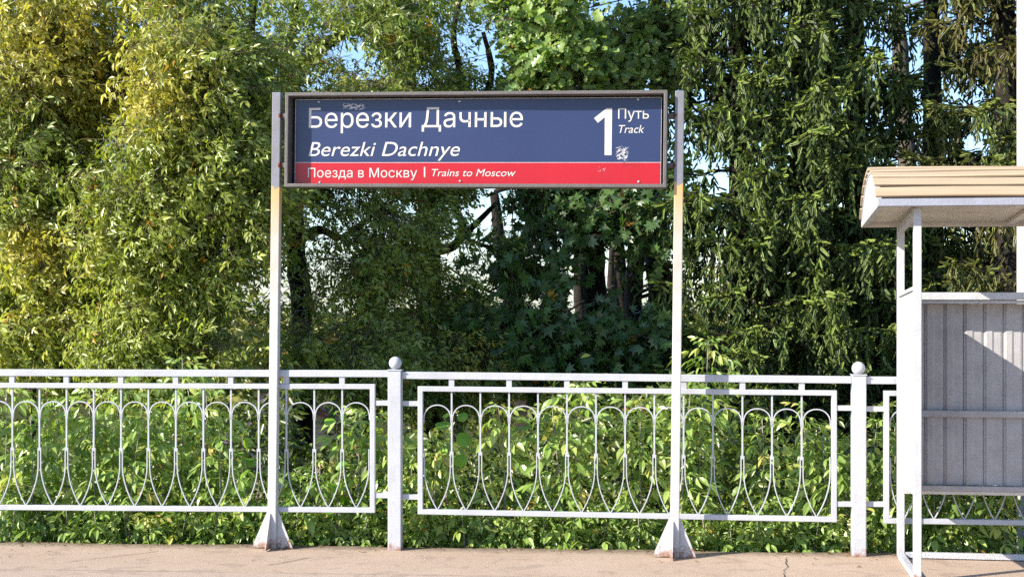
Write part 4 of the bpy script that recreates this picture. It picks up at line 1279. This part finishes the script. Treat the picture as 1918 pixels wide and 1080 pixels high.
# ---- spruces
SHOOTS = [spruce_shoot(r0, .115, .027, 5) for _ in range(6)]
def spruce(name, label, px, Z, trunk_r, reach, z0, z1, seed, step=.24, brown=0.0, density=1.0, bright=1.0):
    r = np.random.default_rng(seed)
    root = foot(px, Z, trunk_r)[0]
    t = tag(empty(name, root), label, 'tree', 'spruces on the right')
    H = 11.0
    L = [(root, trunk_r), (root + Vector((.02, 0, 3.0)), trunk_r * .85), (root + Vector((0, .05, 6.0)), trunk_r * .6), (root + Vector((.03, 0, H)), trunk_r * .1)]
    o = limb_mesh([L], M['bark_spruce'], 'trunk', t); o.location = -root
    SA, SBq, RA, RB = [], [], [], []
    pos, axis, nrm, sc, tipness = [], [], [], [], []
    z = z0
    while z < z1:
        nb = r.integers(4, 6)
        for k in range(nb):
            a = r.uniform(0, math.tau)
            d = np.array([math.cos(a), math.sin(a), 0])
            if d[1] > .45 and r.random() < .55: continue
            ln = reach * r.uniform(.6, 1.1) * min(1.0, max(.25, (H - .5 - (z - root.z)) / 7.0))
            b0 = np.array([root.x, root.y, z + r.uniform(-.1, .1)])
            ns = 7
            pts = [b0 + d * ln * s + np.array([0, 0, ln * (-.28 * s + .26 * s ** 2.6)]) + r.normal(0, .015, 3) for s in np.linspace(0, 1, ns)]
            for i in range(ns - 1):
                SA.append(pts[i]); SBq.append(pts[i + 1]); RA.append(.016 * (1 - i / ns) + .004); RB.append(.016 * (1 - (i + 1) / ns) + .004)
            lat = np.array([-d[1], d[0], 0])
            nst = int(ln * 33 * density)
            for i in range(nst):
                s = r.uniform(.22, 1.0)
                q = s * (ns - 1); j = min(int(q), ns - 2); b = pts[j] + (pts[j + 1] - pts[j]) * (q - j)
                side = r.choice((-1, 1)) * r.uniform(.0, .32) * (1.15 - s * .6)
                e = b + lat * side + d * abs(side) * .45 + np.array([0, 0, -abs(side) * .15])
                SA.append(b); SBq.append(e); RA.append(.005); RB.append(.003)
                # a hanging branchlet
                hang = r.uniform(.10, .55) * (.45 + .55 * s)
                m = max(3, int(hang / .05))
                sway = r.normal(0, .10, 3) * np.array([1, 1, 0])
                SA.append(e); SBq.append(e + np.array([0, 0, -hang]) + sway * hang); RA.append(.0028); RB.append(.0015)
                for w in range(m):
                    u = (w + r.random()) / m
                    p = e + np.array([0, 0, -hang * u]) + sway * hang * u
                    ax = np.array([r.normal(0, .55), r.normal(0, .55), -1.0])
                    pos.append(p); axis.append(ax); sc.append(r.uniform(.7, 1.15) * (1.1 - .35 * u)); tipness.append(.1 + .75 * s * s * r.random())
                # fresh shoots on top and at the end, pointing outwards
                for w in range(3 if s > .6 else 1):
                    pos.append(e + r.normal(0, .02, 3)); axis.append(d * r.uniform(.5, 1.1) + lat * r.uniform(-.9, .9) + np.array([0, 0, r.uniform(-.25, .35)]))
                    sc.append(r.uniform(.7, 1.1)); tipness.append(.55 + .45 * s * r.random())
        z += step * r.uniform(.75, 1.25)
    pos = np.array(pos); axis = np.array(axis); sc = np.array(sc); tip = np.array(tipness)
    k = gap_keep(pos, r)
    pos, axis, sc, tip = pos[k], axis[k], sc[k], tip[k]
    n = len(pos)
    nrm = unit(r.normal(0, 1, (n, 3)) + np.array([-.3, -.5, .3]))
    c0, c1 = np.array([.042, .076, .022]), np.array([.27, .345, .075])  # light outer tips, dark inner shoots: sunlit ends and shade put into colour
    tt = np.clip(tip + r.normal(0, .15, n), 0, 1)[:, None]
    col = (c0 * (1 - tt) + c1 * tt) * r.uniform(.75, 1.2, (n, 1)) * bright
    br = np.clip(brown + .35 * field(pos, seed, 3.0) + r.normal(0, .15, n), 0, 1)[:, None] * (brown > 0)
    col = col * (1 - br * .6) + np.array([.19, .125, .045]) * br * .6
    V4, T4, Q4, C4 = stamp(SHOOTS, pos, axis, nrm, sc, col, r)
    SA, SBq = np.array(SA), np.array(SBq)
    ks = gap_keep((SA + SBq) / 2, r, .85)
    V1, Q1 = thin_sticks(SA[ks], SBq[ks], np.array(RA)[ks], np.array(RB)[ks])
    V = np.concatenate([V4, V1]); Q = np.concatenate([Q4, Q1 + len(V4)])
    me = np_mesh('crown', V, T4, Q, np.concatenate([C4, np.full((len(V1), 3), .06)]), np.concatenate([np.zeros(len(T4) + len(Q4)), np.ones(len(Q1))]))
    me.materials.append(M['needle']); me.materials.append(M['bark_spruce'])
    o = link('crown', me, t); o.location = -root; o["kind"] = "stuff"
    return n
ns = 0
ns += spruce('spruce_tree', 'spruce with bright drooping branchlets nearest the right sign post', 1385, 14.6, .13, 1.15, -.5, 5.2, 201)
ns += spruce('spruce_tree', 'dense spruce in the middle of the spruce group with long hanging branchlets', 1500, 14.9, .15, 1.35, -.5, 5.4, 202)
ns += spruce('spruce_tree', 'dark spruce just left of the shelter roof', 1605, 15.6, .15, 1.15, -.5, 5.2, 203, bright=.85)
ns += spruce('spruce_tree', 'spruce with a bare dark trunk rising behind the shelter roof', 1745, 16.2, .16, .95, -.5, 5.4, 204, step=.3, bright=.8)
ns += spruce('spruce_tree', 'brownish spruce beside the tall white column', 1885, 14.6, .16, 1.05, -.5, 5.4, 205, step=.24, brown=.55)
ns += spruce('spruce_tree', 'thin dark spruce right of the tall white column', 2075, 16.4, .14, 1.2, -.5, 5.4, 206, step=.34, density=.7, bright=.85)
print('spruce shoots', ns)

# ---- young plants growing up behind the fence, each leaf an object of its own
def rounded_leaf(r, L=0.085):
    n = 12; v = [(0, 0, 0)]
    for k in range(n + 1):
        a = -math.pi * .93 + 2 * math.pi * .93 * k / n
        q = .5 * (1 + .05 * (k % 2)) * (1.0 if abs(a) > .35 else 1.14)
        v.append((L * (.48 + q * math.cos(a)), L * q * math.sin(a) * .92, -L * .16 * (math.sin(a) ** 2) + L * r.uniform(-.03, .03)))
    v[0] = (L * .40, 0, .0)
    return np.array(v), [(0, i, i + 1) for i in range(1, n + 1)] + [(0, n + 1, 1)]
def leaf_mesh(name, tpl, mat):
    me = bpy.data.meshes.new(name); me.from_pydata([tuple(p) for p in tpl[0]], [], tpl[1]); me.materials.append(mat)
    return me
SAP = [leaf_mesh('leaf', compound(r0, 2, .16, (.084, .034), 1.25, 8, .002, .95), M['sapling_leaf']) for _ in range(9)]
HAZ = [leaf_mesh('leaf', rounded_leaf(r0), M['hazel_leaf']) for _ in range(5)]
NLEAF = 0
def orient(axis, nrm, sc):
    x = axis.normalized(); y = nrm.cross(x).normalized(); z = x.cross(y)
    return Matrix(((x.x, y.x, z.x), (x.y, y.y, z.y), (x.z, y.z, z.z))) * sc

def plant(name, label, cat, group, tip_px, tip_py, Z, kind='sapling', size=1.0, lean=0.0, seed=0, bottom=-0.35):
    global NLEAF
    r = random.Random(seed)
    Z = fence_Z(tip_px) + .24 + max(0, Z - 9.6) * .5
    tip = P(tip_px, tip_py - (16 if kind == 'sapling' else 0), Z)
    gz_ = ground_h(Z) - 0.03
    base = Vector((tip.x - lean, Z + r.uniform(-.05, .15), gz_))
    t = tag(empty(name, base), label, cat, group)
    H = tip - base
    def sp(s): return Vector((H.x * s ** 1.5 + .02 * math.sin(s * 5 + seed), H.y * s, H.z * s))
    MB().tube([sp(k / 6) for k in range(7)], [.008 * (1 - .65 * k / 6) for k in range(7)], 5).build('stem', M['stem'] if kind == 'sapling' else M['twig'], t)
    Hh = H.length
    gap = (.052 if kind == 'sapling' else .075) * size ** .5
    h = Hh; a = r.uniform(0, 3.1); k = 0
    while h > max(.10, (bottom - gz_)):
        s = h / Hh; p = sp(s)
        young = min(1.0, .5 + .25 * k)
        if kind == 'sapling':
            dirs = [a, a + 2.09, a + 4.19]
            for d in dirs:
                d += r.uniform(-.4, .4)
                if r.random() < .06: continue
                ax = Vector((math.cos(d), math.sin(d), r.uniform(.05, .5) if k > 1 else r.uniform(.3, .9)))
                nr = Vector((-.25, -.45, 1.0)) + Vector((r.uniform(-.4, .4), r.uniform(-.4, .4), 0))
                o = bpy.data.objects.new('leaf', r.choice(SAP)); COL.objects.link(o); o.parent = t
                o.matrix_basis = Matrix.Translation(p) @ orient(ax, nr, size * young * r.uniform(.8, 1.2)).to_4x4(); NLEAF += 1
            a += math.pi / 3 + r.uniform(-.3, .3)
        else:
            d = a + r.uniform(-.5, .5)
            ax = Vector((math.cos(d), math.sin(d) * .6, r.uniform(-.5, .2)))
            nr = Vector((-.35, -.7, .7)) + Vector((r.uniform(-.5, .5), r.uniform(-.3, .3), r.uniform(-.3, .3)))
            o = bpy.data.objects.new('leaf', r.choice(HAZ)); COL.objects.link(o); o.parent = t
            o.matrix_basis = Matrix.Translation(p + ax * .03) @ orient(ax, nr, size * young * r.uniform(.8, 1.25)).to_4x4(); NLEAF += 1
            a += math.pi + r.uniform(-.4, .4)
        h -= gap * r.uniform(.8, 1.25) * (.6 if k < 2 else 1); k += 1
    return t

ORD = ['first', 'second', 'third', 'fourth', 'fifth', 'sixth', 'seventh', 'eighth', 'ninth', 'tenth', 'eleventh', 'twelfth', 'thirteenth', 'fourteenth']
def where(px):
    if px < 703: return 'behind left fence panel, %s arch from its right end' % ORD[min(13, max(0, int((694 - px) / 51.5)))]
    if px < 783: return 'beside the first round-topped fence post' + (' on its left' if px < 740 else ' on its right')
    if px < 1562: return 'behind middle fence panel, %s arch from its left end' % ORD[min(13, max(0, int((px - 792) / 54.7)))]
    if px < 1660: return 'beside the second round-topped fence post' + (' on its left' if px < 1608 else ' on its right')
    return None
plants = [(8, 745, 9.95, 's'), (58, 795, 9.75, 's'), (108, 765, 10.1, 's'), (172, 748, 9.9, 's'), (222, 735, 10.2, 's'), (262, 775, 9.75, 's'), (298, 790, 10.0, 's'), (341, 688, 10.3, 's'),
          (392, 748, 10.0, 's'), (420, 815, 9.75, 's'), (457, 795, 9.65, 'h'), (492, 870, 9.85, 's'), (558, 905, 9.75, 's'), (598, 885, 9.85, 's'), (633, 768, 9.7, 'h'), (682, 790, 9.9, 's'),
          (722, 805, 9.75, 's'), (768, 890, 9.75, 's'), (843, 772, 9.62, 'h'), (812, 835, 9.8, 's'), (936, 778, 9.8, 's'), (1040, 780, 9.8, 's'), (1097, 738, 10.0, 's'),
          (1200, 768, 9.9, 's'), (1288, 745, 9.9, 's'), (1322, 655, 10.2, 's'), (1428, 800, 9.85, 's'), (1506, 775, 10.0, 's'), (1545, 830, 9.72, 's'), (1588, 880, 9.85, 's'), (1638, 808, 9.9, 's')]
seen = set()
for i, (x, y, Z, k) in enumerate(plants):
    w = where(x)
    if k == 'h':
        lb = 'slim hazel shoot with round leaves ' + w
        plant('hazel_shoot', lb, 'plant', 'young plants behind the fence', x, y, Z, 'hazel', 1.0, rnd.uniform(-.05, .05), 500 + i)
    else:
        kindw = 'tall sapling rising above the rail ' if y < 700 else ('leafy sapling ' if y < 815 else 'short leafy sapling ')
        lb = kindw + w
        if lb in seen: print('DUP', lb)
        seen.add(lb)
        plant('sapling', lb, 'plant', 'young plants behind the fence', x, y, Z, 'sapling', rnd.uniform(.95, 1.2), rnd.uniform(-.08, .08), 500 + i)
for i, (x, y, Z, lb) in enumerate([(1672, 850, 9.75, 'leafy sapling half hidden by the left side wall of the shelter'), (1745, 905, 9.7, 'leafy sapling under the left part of the shelter back wall'),
                                  (1800, 925, 9.8, 'leafy sapling under the middle of the shelter back wall'), (1885, 935, 9.55, 'leafy sapling beside the foot of the tall white column')]):
    plant('sapling', lb, 'plant', 'young plants behind the fence', x, y, Z, 'sapling', 1.1, 0.0, 600 + i)
low_spots = [(24, 960), (75, 985), (125, 962), (182, 975), (236, 958), (292, 985), (346, 965), (402, 975), (452, 962), (575, 985), (640, 975), (690, 990), (800, 985), (858, 970), (912, 990), (968, 972), (1024, 985), (1080, 972), (1134, 990), (1190, 978), (1312, 985), (1368, 990), (1424, 980), (1480, 992), (1534, 985)]
for i, (x, y) in enumerate(low_spots):
    lb = 'low leafy plant at platform edge below ' + where(x).replace('behind ', '')
    if lb in seen: print('DUP', lb)
    seen.add(lb)
    plant('low_plant', lb, 'plant', 'low plants along the platform edge', x, y, 9.5, 'sapling', rnd.uniform(.75, .95), rnd.uniform(-.1, .1), 700 + i)

# ---- undergrowth nobody could count: leaves close to the ground and in the hollow behind the fence
def undergrowth(name, label, n, ulo, uhi, blo, bhi, ztop, tpl, colour, seed, sc, shoots=True):
    r = np.random.default_rng(seed)
    u = r.uniform(ulo, uhi, n); b = blo + (bhi - blo) * r.random(n)
    d = np.array([math.cos(YAWF), math.sin(YAWF)]); q = np.array([-math.sin(YAWF), math.cos(YAWF)])
    x = FO.x + u * d[0] + b * q[0]; y = FO.y + u * d[1] + b * q[1]
    g = np.array([ground_h(yy) for yy in y])
    top = ztop(u, b, r)
    z = g + (top - g) * r.random(n) ** .55
    pos = np.stack([x, y, z], 1)
    px, py = px_of(pos)
    k = ~((((px - 590) / 45) ** 2 + ((py - 775) / 55) ** 2 < 1))
    pos = pos[k]; n = len(pos)
    axis = unit(r.normal(0, 1, (n, 3)) * np.array([1, 1, .4]) + np.array([0, -.3, -.25]))
    nrm = unit(np.array([-.5, -.6, .9]) + r.normal(0, .5, (n, 3)))
    V, T, Q, C = stamp(tpl, pos, axis, nrm, sc * r.uniform(.6, 1.2, n), colour(pos, r), r)
    me = np_mesh(name, V, T, Q, C); me.materials.append(M['leaf'])
    o = link(name, me); tag(o, label, 'undergrowth', kind='stuff')
no_y = lambda px, py: px * 0 - .3
SIMPLE = [leaflet(.07, .036, .2, .2, 4) for _ in range(2)] + [compound(r0, 1, .09, (.07, .034), .7) for _ in range(4)]
def top_near(u, b, r): return .06 + .09 * np.sin(u * 5.3) + .07 * np.sin(u * 11.1 + 1) + r.normal(0, .03, len(u)) + b * .35
def top_mid(u, b, r):
    left = 1 / (1 + np.exp((u + 1.9) * 3)); right = 1 / (1 + np.exp(-(u - .2) * 4))
    return -.22 + .55 * left + .1 * right + .14 * np.sin(u * 3.7) + .1 * np.sin(u * 8.3) + r.normal(0, .06, len(u))
def top_back(u, b, r): return .75 + .25 * np.sin(u * 1.9) + .12 * np.sin(u * 6.1) + r.normal(0, .1, len(u)) - .1 * (b - 1.4)
undergrowth('undergrowth', 'low green leaves crowding the platform edge under the fence', 12000, -3.4, 3.9, .16, .55, top_near, SIMPLE, palette((.14, .22, .045), (.26, .34, .075), (.44, .42, .08), no_y, 41), 41, .72)
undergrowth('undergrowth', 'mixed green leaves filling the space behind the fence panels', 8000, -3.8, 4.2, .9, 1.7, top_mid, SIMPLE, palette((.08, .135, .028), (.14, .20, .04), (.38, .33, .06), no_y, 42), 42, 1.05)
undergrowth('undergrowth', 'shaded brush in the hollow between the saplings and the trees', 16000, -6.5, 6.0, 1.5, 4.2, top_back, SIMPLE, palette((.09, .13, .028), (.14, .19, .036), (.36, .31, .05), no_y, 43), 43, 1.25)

# ---- sunlit trees far beyond, seen through the gaps
pal_far = palette((.14, .17, .03), (.22, .24, .04), (.46, .36, .05), lambda px, py: px * 0 + .05, 51)
BIG = [leaflet(.16, .09, .2, .2, 4), compound(r0, 1, .22, (.16, .08), .7)]
rf = np.random.default_rng(77)
far = [(300, 610, 30, 150, 95, 'left of the left sign post'), (520, 640, 34, 110, 70, 'just behind the left sign post'), (690, 655, 32, 110, 70, 'above the first round-topped fence post'),
       (860, 650, 28, 130, 85, 'low behind the maple with forked trunk'), (1010, 655, 30, 110, 85, 'behind the slim young maple'), (1170, 620, 33, 110, 120, 'behind the dark bare trunks'),
       (1330, 560, 34, 110, 150, 'behind the spruces right of the right sign post'), (1500, 560, 36, 130, 150, 'behind the middle of the spruce group'), (1690, 480, 34, 120, 190, 'behind the shelter roof'), (60, 560, 32, 170, 160, 'at the far left'), (1850, 500, 36, 110, 170, 'behind the tall white column')]
for i, (px, py, Z, rx, ry, w) in enumerate(far):
    c = P(px, py, Z); b = foot(px, Z, .12)
    limbs = [[b, (c + Vector((0, 0, -.3)), .09), (c + Vector((.1, 0, ry / F * Z * .8)), .03)]]
    cl = blobs(rf, [(px, py, Z, rx, ry, 1.2, 1), (px - rx * .4, py + ry * .5, Z, rx * .6, ry * .6, 1.0, .8), (px + rx * .5, py + ry * .55, Z, rx * .6, ry * .6, 1.0, .8)], 70, 60 + i, .2)
    broadleaf('far_tree', 'sunlit yellowish tree far off, ' + w, 'tree', 'trees far beyond the wood', limbs, cl, BIG, 1.0, 10, 3, .45, .3, pal_far, 80 + i, M['bark'], .6, .02)

# ---- dry leaf bits and crumbs swept against the foot of the fence
rl_ = np.random.default_rng(91)
nl = 520
u_ = rl_.uniform(-3.4, 3.6, nl); b_ = .10 - np.abs(rl_.normal(0, .10, nl)) - (rl_.random(nl) < .08) * rl_.uniform(0, .6, nl)
q_ = np.array([fence_point(u, b)[:] for u, b in zip(u_, b_)]); q_[:, 2] = rl_.uniform(.003, .010, nl)
ax_ = unit(rl_.normal(0, 1, (nl, 3)) * np.array([1, 1, .15])); nr_ = unit(np.array([0, 0, 1]) + rl_.normal(0, .3, (nl, 3)))
cl_ = np.array([.16, .105, .05]) * rl_.uniform(.5, 2.0, (nl, 1))
V, T, Q, C = stamp([leaflet(.026, .013, .3, -.1, 4), leaflet(.016, .010, .2, .1, 4), leaflet(.010, .006, .2, .1, 4)], q_, ax_, nr_, rl_.uniform(.6, 1.4, nl), cl_, rl_)
me = np_mesh('leaf_litter', V, T, Q, C); me.materials.append(M['leaf'])
tag(link('leaf_litter', me), 'dry leaf bits and crumbs on the platform along the fence foot', 'litter', kind='stuff')
